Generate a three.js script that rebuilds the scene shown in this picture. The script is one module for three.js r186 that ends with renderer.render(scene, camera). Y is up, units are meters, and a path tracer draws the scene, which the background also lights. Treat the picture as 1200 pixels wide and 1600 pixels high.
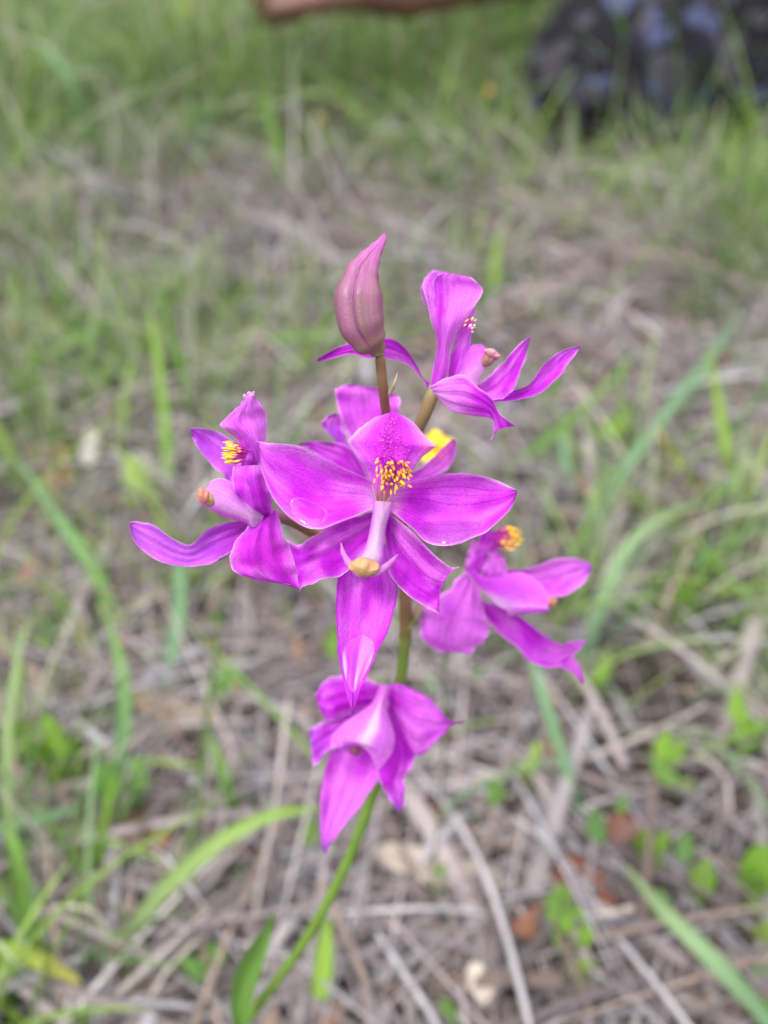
import * as THREE from 'three';
import { MarchingCubes } from 'three/addons/objects/MarchingCubes.js';
import { mergeGeometries } from 'three/addons/utils/BufferGeometryUtils.js';

// ---------------------------------------------------------------- camera, sky, sun, exposure
const scene = new THREE.Scene();
const PITCH = 40 * Math.PI / 180, CAM = new THREE.Vector3(0, 0.38, 0), FOV = 56;
const camera = new THREE.PerspectiveCamera(FOV, 0.75, 0.01, 600);
camera.position.copy(CAM);
camera.rotation.set(-PITCH, 0, 0);
camera.focus = 0.152; camera.userData.fStop = 9.6;
scene.add(camera);
const renderer = new THREE.WebGLRenderer({ antialias: true });
renderer.setSize(768, 1024);
renderer.toneMapping = THREE.LinearToneMapping;
renderer.toneMappingExposure = 1.76;
renderer.shadowMap.enabled = true;
{ // overcast sky, brightest overhead
  const W = 64, H = 32, d = new Float32Array(W * H * 4);
  for (let j = 0; j < H; j++) for (let i = 0; i < W; i++) {
    const el = ((j + 0.5) / H - 0.5) * Math.PI, s = Math.sin(el), k = (j * W + i) * 4;
    const l = s > 0 ? 1.25 * (1 + 2 * s) / 3 : 0.3;
    d[k] = l * (s > 0 ? 1.0 : 0.9); d[k + 1] = l * (s > 0 ? 0.985 : 1); d[k + 2] = l * (s > 0 ? 1.1 : 0.9); d[k + 3] = 1;
  }
  const sky = new THREE.DataTexture(d, W, H, THREE.RGBAFormat, THREE.FloatType);
  sky.mapping = THREE.EquirectangularReflectionMapping; sky.magFilter = sky.minFilter = THREE.LinearFilter; sky.needsUpdate = true;
  scene.background = sky; scene.environment = sky;
}
const sun = new THREE.DirectionalLight(new THREE.Color(1, 0.97, 0.92), 1.5);
sun.position.set(-1.6, 3.4, 0.3); sun.target.position.set(0, 0, -0.8);
sun.castShadow = true; sun.shadow.radius = 22; sun.shadow.mapSize.set(2048, 2048);
Object.assign(sun.shadow.camera, { left: -2.5, right: 2.5, top: 2.5, bottom: -2.5, near: 0.5, far: 9 });
scene.add(sun, sun.target);

// ---------------------------------------------------------------- helpers
function rng(a) { return () => { a |= 0; a = a + 0x6D2B79F5 | 0; let t = Math.imul(a ^ a >>> 15, 1 | a); t = t + Math.imul(t ^ t >>> 7, 61 | t) ^ t; return ((t ^ t >>> 14) >>> 0) / 4294967296; }; }
const V = (x, y, z) => new THREE.Vector3(x, y, z);
const lerp = (a, b, t) => a + (b - a) * t, clamp = (x, a = 0, b = 1) => Math.min(b, Math.max(a, x));
const sstep = (a, b, x) => { const t = clamp((x - a) / (b - a)); return t * t * (3 - 2 * t); };
const mix3 = (a, b, t) => [lerp(a[0], b[0], t), lerp(a[1], b[1], t), lerp(a[2], b[2], t)];
const T = Math.tan(FOV / 2 * Math.PI / 180), SP = Math.sin(PITCH), CP = Math.cos(PITCH);
const dirOf = (x, y) => { const u = (x - 600) / 800 * T, v = (800 - y) / 800 * T; return V(u, -SP + v * CP, -CP - v * SP); };
// a place measured on the photograph: z in tenths of a millimetre nearer than the middle flower
const P = (x, y, z = 0) => CAM.clone().addScaledVector(dirOf(x, y), 0.151 - z * 1e-4);
// a place measured on the photograph, h metres above the ground
const G = (x, y, h = 0) => { const d = dirOf(x, y); return CAM.clone().addScaledVector(d, (h - CAM.y) / d.y); };
function hash(x, y, z, s) { let h = Math.imul(x, 374761393) ^ Math.imul(y, 668265263) ^ Math.imul(z, 2147483647 - 19) ^ Math.imul(s + 11, 1274126177); h = Math.imul(h ^ h >>> 13, 1274126177); return ((h ^ h >>> 16) >>> 0) / 4294967296; }
function noise2(x, y, s = 0, per = 0) {
  const xi = Math.floor(x), yi = Math.floor(y), fx = x - xi, fy = y - yi, u = fx * fx * (3 - 2 * fx), v = fy * fy * (3 - 2 * fy);
  const w = (n) => per ? ((n % per) + per) % per : n;
  return lerp(lerp(hash(w(xi), w(yi), 0, s), hash(w(xi + 1), w(yi), 0, s), u), lerp(hash(w(xi), w(yi + 1), 0, s), hash(w(xi + 1), w(yi + 1), 0, s), u), v);
}
const fbm = (x, y, s, per, n = 4) => { let a = 0, k = 0.5; for (let i = 0; i < n; i++) { a += k * noise2(x, y, s + i, per); x *= 2; y *= 2; if (per) per *= 2; k /= 2; } return a / (1 - Math.pow(0.5, n)); };
function tex(n, fn, srgb = true) {
  const d = new Uint8Array(n * n * 4);
  for (let j = 0; j < n; j++) for (let i = 0; i < n; i++) { const c = fn(i / n, j / n), k = (j * n + i) * 4; for (let m = 0; m < 3; m++) d[k + m] = clamp(c[m]) * 255; d[k + 3] = 255; }
  const t = new THREE.DataTexture(d, n, n); t.wrapS = t.wrapT = THREE.RepeatWrapping; t.magFilter = THREE.LinearFilter; t.minFilter = THREE.LinearMipmapLinearFilter; t.generateMipmaps = true;
  if (srgb) t.colorSpace = THREE.SRGBColorSpace; t.needsUpdate = true; return t;
}
const used = {};
function numbered(n) { const k = used[n] = (used[n] ?? -1) + 1; return k ? n + '_' + String(k).padStart(3, '0') : n; }
function tag(o, label, category, group, kind) { if (label) o.userData.label = label; if (category) o.userData.category = category; if (group) o.userData.group = group; if (kind) o.userData.kind = kind; return o; }
function thing(name, at, label, category, group) { const o = new THREE.Group(); o.name = numbered(name); o.position.copy(at); scene.add(o); o.userData.at = at.toArray(); return tag(o, label, category, group); }
const worldOf = (o) => { const p = V(0, 0, 0); for (let k = o; k && k !== scene; k = k.parent) p.add(k.position); return p; };
// geometry in world coordinates becomes a part of its parent
function part(name, geo, m, parent, label) {
  const o = worldOf(parent); geo.translate(-o.x, -o.y, -o.z);
  const mesh = new THREE.Mesh(geo, m); mesh.name = name; mesh.castShadow = mesh.receiveShadow = true; parent.add(mesh); if (label) mesh.userData.label = label; return mesh;
}
function grid(nu, nv, pos, col, wrapU = false) { // pos(i/nu, j/nv)
  const p = [], c = [], uv = [], idx = [];
  for (let j = 0; j <= nv; j++) for (let i = 0; i <= nu; i++) { const a = i / nu, b = j / nv, q = pos(a, b); p.push(q.x, q.y, q.z); uv.push(a, b); if (col) c.push(...col(a, b)); }
  for (let j = 0; j < nv; j++) for (let i = 0; i < nu; i++) { const a = j * (nu + 1) + i, b = a + 1, d = a + nu + 1, e = d + 1; idx.push(a, b, d, b, e, d); }
  const g = new THREE.BufferGeometry();
  g.setAttribute('position', new THREE.Float32BufferAttribute(p, 3)); g.setAttribute('uv', new THREE.Float32BufferAttribute(uv, 2));
  if (col) g.setAttribute('color', new THREE.Float32BufferAttribute(c, 3));
  g.setIndex(idx); g.computeVertexNormals();
  if (wrapU) { const n = g.attributes.normal; for (let j = 0; j <= nv; j++) { const a = j * (nu + 1), b = a + nu; const q = V(n.getX(a) + n.getX(b), n.getY(a) + n.getY(b), n.getZ(a) + n.getZ(b)).normalize(); n.setXYZ(a, q.x, q.y, q.z); n.setXYZ(b, q.x, q.y, q.z); } }
  return g;
}
function tube(pts, radii, col, nv = 24, nu = 10, lobes) { // smooth tapering stem through pts; col(along)
  const curve = new THREE.CatmullRomCurve3(pts, false, 'centripetal');
  const f = curve.computeFrenetFrames(nv, false), C = [], R = [];
  for (let j = 0; j <= nv; j++) {
    const t = j / nv; C.push(curve.getPoint(t)); const x = t * (radii.length - 1), i = Math.min(radii.length - 2, Math.floor(x)); R.push(lerp(radii[i], radii[i + 1], sstep(0, 1, x - i)) * (j === nv ? 0.1 : j === nv - 1 ? 0.85 : 1));
  }
  // frames from the sampled points
  let nrm = null; const N = [], B = [];
  for (let j = 0; j <= nv; j++) {
    const tg = C[Math.min(nv, j + 1)].clone().sub(C[Math.max(0, j - 1)]).normalize();
    if (!nrm) nrm = Math.abs(tg.y) < 0.9 ? V(0, 1, 0) : V(0, 0, 1);
    nrm = nrm.clone().addScaledVector(tg, -nrm.dot(tg)).normalize(); N.push(nrm); B.push(tg.clone().cross(nrm));
  }
  return grid(nu, nv, (a, b) => {
    const j = Math.round(b * nv), th = -a * 2 * Math.PI, r = R[j] * (lobes ? lobes(a, b) : 1);
    return C[j].clone().addScaledVector(N[j], Math.cos(th) * r).addScaledVector(B[j], Math.sin(th) * r);
  }, (a, b) => typeof col === 'function' ? col(b, a) : col, true);
}
function cr(a, b, c, d, t) { return 0.5 * (2 * b + (c - a) * t + (2 * a - 5 * b + 4 * c - d) * t * t + (3 * b - a - 3 * c + d) * t * t * t); }
const mat = (o) => new THREE.MeshPhysicalMaterial({ vertexColors: true, roughness: 0.6, side: THREE.DoubleSide, ...o });

// ---------------------------------------------------------------- ground
const soilMap = tex(512, (u, v) => { const n = fbm(u * 12, v * 12, 3, 12), m = fbm(u * 48, v * 48, 9, 48); const k = 0.55 + 0.45 * n + 0.5 * (m - 0.5); return [0.36 * k, 0.31 * k, 0.28 * k]; });
const soilBump = tex(512, (u, v) => { const n = fbm(u * 20, v * 20, 5, 20, 5); return [n, n, n]; }, false);
{
  for (const t of [soilMap, soilBump]) t.repeat.set(800, 800);
  const g = new THREE.PlaneGeometry(400, 400); g.rotateX(-Math.PI / 2);
  const o = new THREE.Mesh(g, new THREE.MeshStandardMaterial({ map: soilMap, bumpMap: soilBump, bumpScale: 0.012, roughness: 1 }));
  o.name = 'ground'; o.receiveShadow = true; o.userData.kind = 'structure'; o.userData.label = 'brown meadow soil under dead grass'; scene.add(o);
}

// ---------------------------------------------------------------- grass and litter that nobody could count
function bladeGeo(bend, wide, seg = 6, fold = 0.25, twist = 0) { // unit length blade along +y, bending towards +z
  return grid(2, seg, (a, b) => {
    const w = wide * (1 - 0.25 * b) * Math.pow(Math.max(0, 1 - Math.pow(b, 2.6)), 0.7), th = bend * b, x = (a - 0.5) * 2 * w;
    const y = bend ? Math.sin(th) / bend : b, z = bend ? (1 - Math.cos(th)) / bend : 0, tw = twist * b;
    const off = (Math.abs(a - 0.5) * 2 - 0.5) * w * fold;
    return V(x * Math.cos(tw) , y - off * Math.sin(th), z + off * Math.cos(th) + x * Math.sin(tw));
  }, (a, b) => { const k = (0.8 + 0.25 * b) * (Math.abs(a - 0.5) < 0.2 ? 1.15 : 1); return [k, k, k]; });
}
function scatter(name, label, category, geo, m, items) {
  const o = new THREE.InstancedMesh(geo, m, items.length); o.name = numbered(name);
  const M = new THREE.Matrix4(), q = new THREE.Quaternion(), e = new THREE.Euler(), c = new THREE.Color();
  items.forEach((it, i) => { e.set(it.pitch, it.yaw, it.roll || 0, 'YXZ'); q.setFromEuler(e); M.compose(it.p, q, V(it.w, it.len, it.d ?? it.len)); o.setMatrixAt(i, M); o.setColorAt(i, c.setRGB(...it.c)); });
  o.castShadow = o.receiveShadow = true; scene.add(o); return tag(o, label, category, null, 'stuff');
}
const grassMat = mat({ roughness: 0.7, transmission: 0.25, specularIntensity: 0.35 }), dryMat = mat({ roughness: 0.9, specularIntensity: 0.3 });
const straws = [[0.52, 0.455, 0.41], [0.44, 0.375, 0.345], [0.64, 0.585, 0.545], [0.32, 0.265, 0.24], [0.50, 0.47, 0.475], [0.43, 0.33, 0.26]];
const greens = [[0.145, 0.29, 0.04], [0.22, 0.36, 0.045], [0.15, 0.28, 0.11], [0.31, 0.43, 0.10], [0.09, 0.20, 0.025], [0.25, 0.37, 0.17]];
function spot(r) { // more where the camera looks
  if (r() < 0.72) { const z = -0.12 - 1.9 * Math.pow(r(), 0.85), hw = 0.32 + -z * 0.42; return V((r() * 2 - 1) * hw, 0, z); }
  return V((r() * 2 - 1) * 2.4, 0, 0.6 - r() * 4.2);
}
{ // dead grass lying every way
  const r = rng(7);
  [[0.7, 0.0105, 'matted grey-brown dead grass lying flat over the soil'], [1.5, 0.0115, 'pale curved straws of dead grass tangled on the ground'], [0.25, 0.008, 'thin straight dry stalks strewn across the meadow floor']].forEach(([bend, wide, label], k) => {
    const items = [], n = [30000, 20000, 26000][k];
    for (let i = 0; i < n; i++) {
      const p = spot(r), len = 0.05 + 0.13 * r() * r() + 0.03 * r(), lift = r() * r(), bare = fbm(p.x * 8, p.z * 8, 140, 0, 3); if (bare < 0.40 && r() < 0.85) continue;
      p.y = 0.002 + 0.024 * r() * r();
      const c = straws[Math.floor(r() * 6)], b = 0.42 + 0.6 * r(), pz = sstep(0.15, 0.75, fbm(p.x * 9, p.z * 9, 40, 0, 2)); const t = lerp(0.7, 1.1, pz);
      items.push({ p, yaw: r() * 6.283, pitch: Math.PI / 2 - (p.z < -0.7 ? 1.0 : 0.5) * lift - 0.02, roll: 0, len, w: len * (0.7 + 0.8 * r()) * (k === 2 ? 0.8 : r() < 0.14 ? 2.1 : 1), c: [c[0] * b * t * 0.91, c[1] * b * t * 0.915, c[2] * b * t * 0.95] });
    }
    scatter('dead_grass', label, 'dead grass', bladeGeo(bend, wide, 6, 0.3, 0.6), dryMat, items);
  });
}
function greenness(x, z) { // where the live grass grows
  const far = sstep(-0.5, -1.3, z), left = sstep(0.12, -0.5, x / (0.35 - z * 0.3)), n = noise2(x * 5, z * 5, 71), n2 = noise2(x * 13, z * 13, 72);
  const right = sstep(0.06, 0.35, x) * 0.25;
  const leg = 1 - 0.7 * sstep(0.08, 0.16, x) * sstep(-1.3, -1.2, z) * sstep(-0.85, -0.95, z);
  const tan = 0.34 * Math.exp(-(((z + 0.84) / 0.2) ** 2)) * sstep(0.1, -0.1, x);
  return clamp(0.44 - tan + far * (0.22 + 0.22 * left) + 0.25 * left + 1.1 * right + 1.5 * (n - 0.5) + 0.8 * (n2 - 0.5)) * leg;
}
{
  const r = rng(21), kinds = [[0.55, 0.02, 'upright green meadow grass growing through the dead thatch'], [1.25, 0.017, 'arching soft green grass blades bending over the litter'], [0.2, 0.014, 'fine straight green grass shoots standing thinly']];
  const lists = [[], [], []];
  let tufts = 0;
  for (let i = 0; i < 12000 && tufts < 5600; i++) {
    const p = spot(r); if (r() > greenness(p.x, p.z)) continue; tufts++;
    const far = sstep(-0.6, -1.2, p.z), n = 4 + Math.floor(r() * (6 + 9 * far)), tint = greens[Math.floor(r() * 6)], rad = 0.006 + 0.02 * r();
    for (let j = 0; j < n; j++) {
      const k = Math.floor(r() * 3), a = r() * 6.283, len = (0.035 + 0.06 * r() + 0.065 * far * (0.4 + 0.9 * r())) * (k === 1 ? 1.15 : 1) * (r() < 0.1 ? 1.7 : 1);
      const c = mix3(tint, greens[Math.floor(r() * 6)], 0.4), b = 0.75 + 0.5 * r(), dry = r() < 0.22 ? 0.75 : 0, cc = mix3(c, straws[0], dry);
      lists[k].push({ p: V(p.x + Math.cos(a) * rad, 0, p.z + Math.sin(a) * rad), yaw: Math.PI / 2 - a + (r() - 0.5) * 1.4, pitch: 0.05 + 0.6 * r() * r() + (r() < 0.35 ? 0.75 : 0), len, w: (0.04 + 0.07 * r()), d: len, c: [cc[0] * b, cc[1] * b, cc[2] * b] });
    }
  }
  kinds.forEach(([bend, wide, label], k) => scatter('grass', label, 'grass', bladeGeo(bend, wide, 7, 0.5), grassMat, lists[k]));
}
function leafGeo(nu = 6, nv = 8, cup = 0.25, droop = 0.5) { // unit leaf along +y, facing +z
  return grid(nu, nv, (a, b) => { const w = 0.5 * Math.pow(Math.sin(Math.PI * Math.pow(b * 0.97 + 0.015, 0.85)), 0.8), t = (a - 0.5) * 2; return V(t * w, b, cup * w * t * t - droop * b * b * 0.4 + 0.012 * Math.sin(b * 20 + Math.abs(t) * 4)); },
    (a, b) => { const k = Math.abs(a - 0.5) < 0.1 ? 1.15 : 0.95 + 0.1 * Math.sin(b * 22 + Math.abs(a - 0.5) * 14); return [k, k, k]; });
}
{
  const r = rng(33), a = [], d = [];
  for (let i = 0; i < 1500; i++) { const p = spot(r); if (noise2(p.x * 7, p.z * 7, 90) < 0.5) continue; const len = 0.006 + 0.011 * r(), c = mix3([0.16, 0.29, 0.05], [0.11, 0.23, 0.07], r()); p.y = 0.006 + 0.02 * r(); a.push({ p, yaw: r() * 6.28, pitch: 0.6 + 0.7 * r(), len, w: len * 0.62, c }); }
  for (let i = 0; i < 1500; i++) { const p = spot(r), len = 0.008 + 0.016 * r(), c = mix3([0.24, 0.11, 0.065], [0.30, 0.22, 0.16], r()); p.y = 0.004 + 0.015 * r(); d.push({ p, yaw: r() * 6.28, pitch: 1.3 + 0.5 * r(), roll: r() - 0.5, len, w: len * 0.5, c }); }
  scatter('ground_cover', 'tiny round green leaves creeping low among the straw', 'ground cover', leafGeo(2, 4), grassMat, a);
  scatter('leaf_litter', 'small brown leaf scraps mixed into the dead grass', 'leaf litter', leafGeo(2, 4, 0.5, 0.8), dryMat, d);
}

// ---------------------------------------------------------------- blades, straws and small plants one can point to
const bladeVein = tex(256, (u, v) => { const k = 0.93 + 0.07 * Math.cos(u * 2 * Math.PI * 9) + 0.08 * (fbm(u * 8, v * 10, 61, 8) - 0.5); return [k, k, k]; });
const bladeMat = mat({ roughness: 0.62, transmission: 0.25, specularIntensity: 0.5, map: bladeVein }), strawMat = mat({ roughness: 0.8, map: bladeVein });
function ribbon(pts, w, c0, c1, tw = 0.4, blunt = 0.15) { // grass blade through pts, w metres wide
  const cv = new THREE.CatmullRomCurve3(pts, false, 'centripetal'), n = 26;
  return grid(4, n, (a, b) => {
    const q = cv.getPoint(b), tg = cv.getTangent(b), vw = CAM.clone().sub(q).normalize(), side = tg.clone().cross(vw).normalize(), nn = side.clone().cross(tg);
    const h = w * 0.375 * Math.pow(Math.max(0.0004, 1 - Math.pow(b, 3.2)), 0.75) * lerp(0.7, 1, sstep(0, 0.25, b)), t = (a - 0.5) * 2, an = tw * (1 - 1.6 * b);
    return q.addScaledVector(side, t * h * Math.cos(an)).addScaledVector(nn, t * h * Math.sin(an) - Math.abs(t) * h * -0.3);
  }, (a, b) => { const c = mix3(c0, c1, b), k = Math.abs(a - 0.5) < 0.13 ? 1.2 : 1; return [c[0] * k, c[1] * k, c[2] * k]; });
}
const GR = { mid: [0.18, 0.36, 0.06], lime: [0.27, 0.46, 0.055], blue: [0.20, 0.37, 0.18], pale: [0.34, 0.47, 0.20], deep: [0.11, 0.25, 0.035], yellow: [0.58, 0.52, 0.11], straw: [0.54, 0.48, 0.43], grey: [0.56, 0.53, 0.53], tan: [0.40, 0.27, 0.18], cream: [0.62, 0.56, 0.46] };
function blade(label, w, c0, c1, pts, tw) { // pts: [x, y on the photograph, height in metres]
  const q = pts.map((p) => G(...p)), o = new THREE.Mesh(ribbon(q.map((p) => p.clone().sub(q[0]).add(q[0])), w, c0, c1, tw), bladeMat);
  o.geometry.translate(-q[0].x, -q[0].y, -q[0].z); o.position.copy(q[0]); o.name = numbered('grass_blade'); o.castShadow = o.receiveShadow = true; scene.add(o);
  return tag(o, label, 'grass blade');
}
function straw(label, r0, r1, c, pts, name = 'dry_stalk') {
  const q = pts.map((p) => G(p[0], p[1], p[2] + 0.004)), rr = rng(Math.round(pts[0][0] * 7 + pts[0][1]));
  const g = tube(q, [r0 * 0.95, lerp(r0, r1, 0.5), r1 * 0.95], (b) => { const k = 0.85 + 0.3 * noise2(b * 14, 3.3, Math.round(pts[0][1])); return [c[0] * k, c[1] * k, c[2] * k]; }, 30, 8, (a) => 0.66 + 0.34 * Math.cos(a * 4 * Math.PI));
  g.translate(-q[0].x, -q[0].y, -q[0].z); const o = new THREE.Mesh(g, strawMat); o.position.copy(q[0]); o.name = numbered(name); o.castShadow = o.receiveShadow = true; scene.add(o);
  return tag(o, label, 'dry stalk');
}
blade('broad light green blade standing upright just left of the violet side flower', 0.0085, GR.mid, GR.lime, [[264, 815, 0], [258, 680, 0.035], [246, 560, 0.07], [232, 470, 0.095]]);
blade('dark green narrow blade leaning left above the yellow-bristled left flower', 0.0062, GR.deep, GR.mid, [[308, 690, 0], [290, 600, 0.03], [264, 510, 0.06], [243, 405, 0.1]]);
blade('wide bluish green blade with a pale midrib slanting out at the bottom right corner', 0.0085, GR.blue, GR.pale, [[1215, 1610, 0.03], [1120, 1505, 0.05], [1040, 1425, 0.05], [975, 1350, 0.03]], 0.1);
blade('broad pale green blade arching from lower left to behind the lowest flower', 0.0085, GR.pale, GR.lime, [[195, 1465, 0.01], [255, 1390, 0.04], [335, 1320, 0.06], [420, 1275, 0.065], [500, 1262, 0.06]], 0.2);
blade('thin bluish blade running straight down below the right-hand flower', 0.0068, GR.blue, GR.blue, [[908, 1275, 0.01], [872, 1160, 0.035], [845, 1075, 0.05], [828, 1010, 0.055]]);
blade('short light green blade standing behind the foot of the stem', 0.0095, GR.lime, GR.lime, [[500, 1560, 0.02], [506, 1500, 0.03], [512, 1435, 0.04]], 0.2);
blade('dull green blade lying diagonally left of the lowest petal tip of the left flower', 0.0095, GR.mid, GR.blue, [[190, 975, 0.01], [140, 880, 0.03], [85, 800, 0.035], [25, 715, 0.025]], 0.2);
blade('bluish green blade hanging straight below the left flower', 0.0092, GR.blue, GR.blue, [[278, 860, 0.03], [280, 940, 0.03], [268, 1020, 0.02], [250, 1105, 0.004]], 0.2);
blade('curved bluish blade dropping beside the dead twig on the lower left', 0.0088, GR.blue, GR.mid, [[150, 1270, 0.003], [190, 1160, 0.03], [192, 1060, 0.05], [168, 965, 0.06]], 0.2);
blade('short dark green blade between tan straw and the lowest flower', 0.0072, GR.deep, GR.mid, [[368, 1285, 0.005], [352, 1220, 0.03], [325, 1140, 0.045]], 0.2);
blade('long bluish blade crossing the right side from top right down to the middle', 0.0085, GR.blue, GR.blue, [[925, 815, 0.01], [975, 735, 0.03], [1045, 640, 0.04], [1125, 535, 0.035], [1160, 480, 0.025]], 0.2);
blade('mid green blade slanting up to the right from behind the large right petal', 0.0075, GR.deep, GR.mid, [[775, 745, 0.005], [850, 690, 0.03], [920, 630, 0.045], [1000, 545, 0.05]], 0.2);
blade('short yellowing blade lying right of centre beside the bluish blades', 0.009, GR.lime, GR.yellow, [[1112, 790, 0.003], [1075, 745, 0.012], [1048, 705, 0.018], [1022, 662, 0.02]], 0.1);
blade('tall yellow-green blade arching over at the far right edge', 0.0082, GR.lime, GR.lime, [[1180, 800, 0.003], [1140, 720, 0.03], [1122, 620, 0.06], [1105, 540, 0.085]], 0.2);
blade('bluish short blade just right of the notched petal of the top right flower', 0.0098, GR.blue, GR.blue, [[900, 800, 0.003], [884, 730, 0.02], [878, 655, 0.04]], 0.2);
blade('pale arching blade bent over like a bow right of the right-hand flower', 0.0092, GR.blue, GR.pale, [[915, 1030, 0.004], [945, 930, 0.035], [985, 850, 0.05], [1040, 805, 0.05], [1110, 785, 0.03]], 0.2);
blade('bright green blade leaning across the dark trouser leg', 0.0115, GR.mid, GR.mid, [[1048, 250, 0.0], [1015, 160, 0.06], [985, 80, 0.12], [952, -30, 0.19]], 0.2);
blade('green blade standing in front of the knee at the right of the trousers', 0.0098, GR.mid, GR.mid, [[1085, 240, 0], [1105, 160, 0.05], [1135, 75, 0.1]], 0.2);
blade('green blade at the right edge below the trouser leg', 0.0105, GR.mid, GR.pale, [[1165, 260, 0], [1180, 190, 0.05], [1205, 110, 0.1]], 0.2);
blade('tall grey-green blade bending right in the upper left corner', 0.0135, GR.mid, GR.blue, [[142, 270, 0], [130, 190, 0.06], [108, 125, 0.1], [62, 60, 0.13]], 0.2);
blade('bluish blade tilted right in the upper left among taller grass', 0.0135, GR.blue, GR.blue, [[290, 275, 0], [308, 225, 0.03], [332, 150, 0.075]], 0.2);
blade('green blade falling left of centre near the top under the hand', 0.0115, GR.mid, GR.mid, [[445, 310, 0], [430, 220, 0.05], [405, 130, 0.1], [372, 50, 0.15]], 0.2);
blade('green blade rising in front of the bare forearm', 0.0115, GR.mid, GR.deep, [[690, 150, 0.0], [665, 90, 0.05], [640, 40, 0.09], [628, -5, 0.12]], 0.2);
blade('vivid green blade with dark base at the left edge under the grass clump', 0.0118, GR.lime, GR.lime, [[-10, 225, 0.0], [12, 180, 0.03], [45, 140, 0.05]], 0.2);
blade('pale hanging blade close to the left edge low in the picture', 0.0066, GR.pale, GR.pale, [[28, 1390, 0.01], [10, 1250, 0.05], [14, 1110, 0.08], [38, 975, 0.1]], 0.2);
blade('bluish blade lying level at the left edge low in the picture', 0.0078, GR.blue, GR.blue, [[-15, 1292, 0.03], [50, 1280, 0.035], [122, 1262, 0.03]], 0.1);
blade('bright yellow-green blade pointing right in the lower left corner', 0.0085, GR.lime, GR.yellow, [[-5, 1478, 0.03], [60, 1500, 0.03], [130, 1538, 0.02]], 0.1);
blade('pale grey-green blade arching low on the left behind the upright blade', 0.0095, GR.pale, GR.mid, [[10, 595, 0.005], [65, 560, 0.03], [125, 525, 0.04], [195, 500, 0.035]], 0.1);
blade('pale green blade lying level behind the bud and its left petal tip', 0.009, GR.mid, GR.pale, [[380, 530, 0.01], [440, 526, 0.025], [500, 522, 0.03], [545, 530, 0.025]], 0.1);
blade('yellow-green upright blade right of the top right flower lip', 0.0098, GR.lime, GR.lime, [[770, 480, 0.005], [772, 430, 0.03], [780, 355, 0.06]], 0.2);
blade('bluish-green stem-like blade in the low grass at the bottom left corner', 0.0075, GR.mid, GR.mid, [[60, 1500, 0.01], [40, 1420, 0.03], [25, 1330, 0.05], [8, 1290, 0.055]], 0.2);
blade('dark green blade rising behind the lower left seedlings', 0.0065, GR.deep, GR.lime, [[150, 1380, 0.004], [158, 1300, 0.025], [180, 1210, 0.045]], 0.2);

straw('thick grey-white straw curving down from the lowest flower to the bottom edge', 0.0021, 0.0026, GR.grey, [[640, 1195, 0.012], [705, 1270, 0.02], [750, 1350, 0.022], [790, 1460, 0.022], [832, 1620, 0.02]]);
straw('grey curved straw right of centre pointing to the red-brown leaf', 0.0018, 0.0022, GR.grey, [[805, 1280, 0.012], [855, 1315, 0.018], [905, 1375, 0.018], [950, 1450, 0.012]]);
straw('pale level straw crossing the bottom just left of the thick curved straw', 0.002, 0.0018, GR.grey, [[480, 1432, 0.01], [590, 1424, 0.014], [680, 1420, 0.014], [760, 1428, 0.01]]);
straw('blunt pale stub of straw in front of the red-brown leaf', 0.0034, 0.0028, GR.cream, [[900, 1440, 0.012], [945, 1432, 0.014], [992, 1420, 0.014]]);
straw('grey straw bent into a loop at the right side', 0.0022, 0.0022, GR.straw, [[1050, 1198, 0.006], [1095, 1185, 0.014], [1132, 1215, 0.016], [1142, 1280, 0.01]]);
straw('reddish tan straw slanting left of the lowest flower', 0.0018, 0.0024, GR.tan, [[330, 1000, 0.01], [355, 1050, 0.018], [385, 1105, 0.012]]);
straw('long tan straw standing nearly upright beside the lowest flower', 0.0016, 0.002, GR.straw, [[385, 1500, 0.004], [405, 1390, 0.02], [430, 1260, 0.035], [452, 1085, 0.05]]);
straw('pale straw bowed like a hoop at the lower left', 0.0016, 0.0017, GR.cream, [[45, 1445, 0.008], [95, 1418, 0.022], [145, 1425, 0.022], [178, 1480, 0.008]]);
straw('grey-brown flattened straw running down left behind the stem', 0.0027, 0.003, GR.straw, [[402, 1385, 0.012], [330, 1425, 0.016], [255, 1490, 0.016], [180, 1560, 0.01]]);
straw('grey straw lying diagonal at the lower right beside the bluish blade', 0.0018, 0.0021, GR.grey, [[930, 1425, 0.01], [985, 1490, 0.016], [1050, 1570, 0.016], [1100, 1640, 0.01]]);
straw('dark grey straw parallel to and below the diagonal straw at lower right', 0.0019, 0.0023, [0.33, 0.30, 0.30], [[860, 1465, 0.008], [930, 1520, 0.012], [1010, 1580, 0.012], [1060, 1640, 0.01]]);
straw('pale straw crossing the left bottom from the hoop towards the stem', 0.0015, 0.0018, GR.cream, [[220, 1590, 0.008], [260, 1520, 0.016], [330, 1450, 0.018], [395, 1400, 0.014]]);
straw('grey straw slanting across the bottom centre left of the thick straw', 0.0022, 0.0026, GR.grey, [[590, 1460, 0.01], [630, 1520, 0.014], [680, 1600, 0.012], [700, 1650, 0.01]]);
straw('level grey straw bundle behind the right-hand flower low on the right', 0.0026, 0.002, GR.straw, [[830, 1205, 0.006], [930, 1180, 0.014], [1030, 1140, 0.014], [1110, 1100, 0.008]]);

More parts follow.
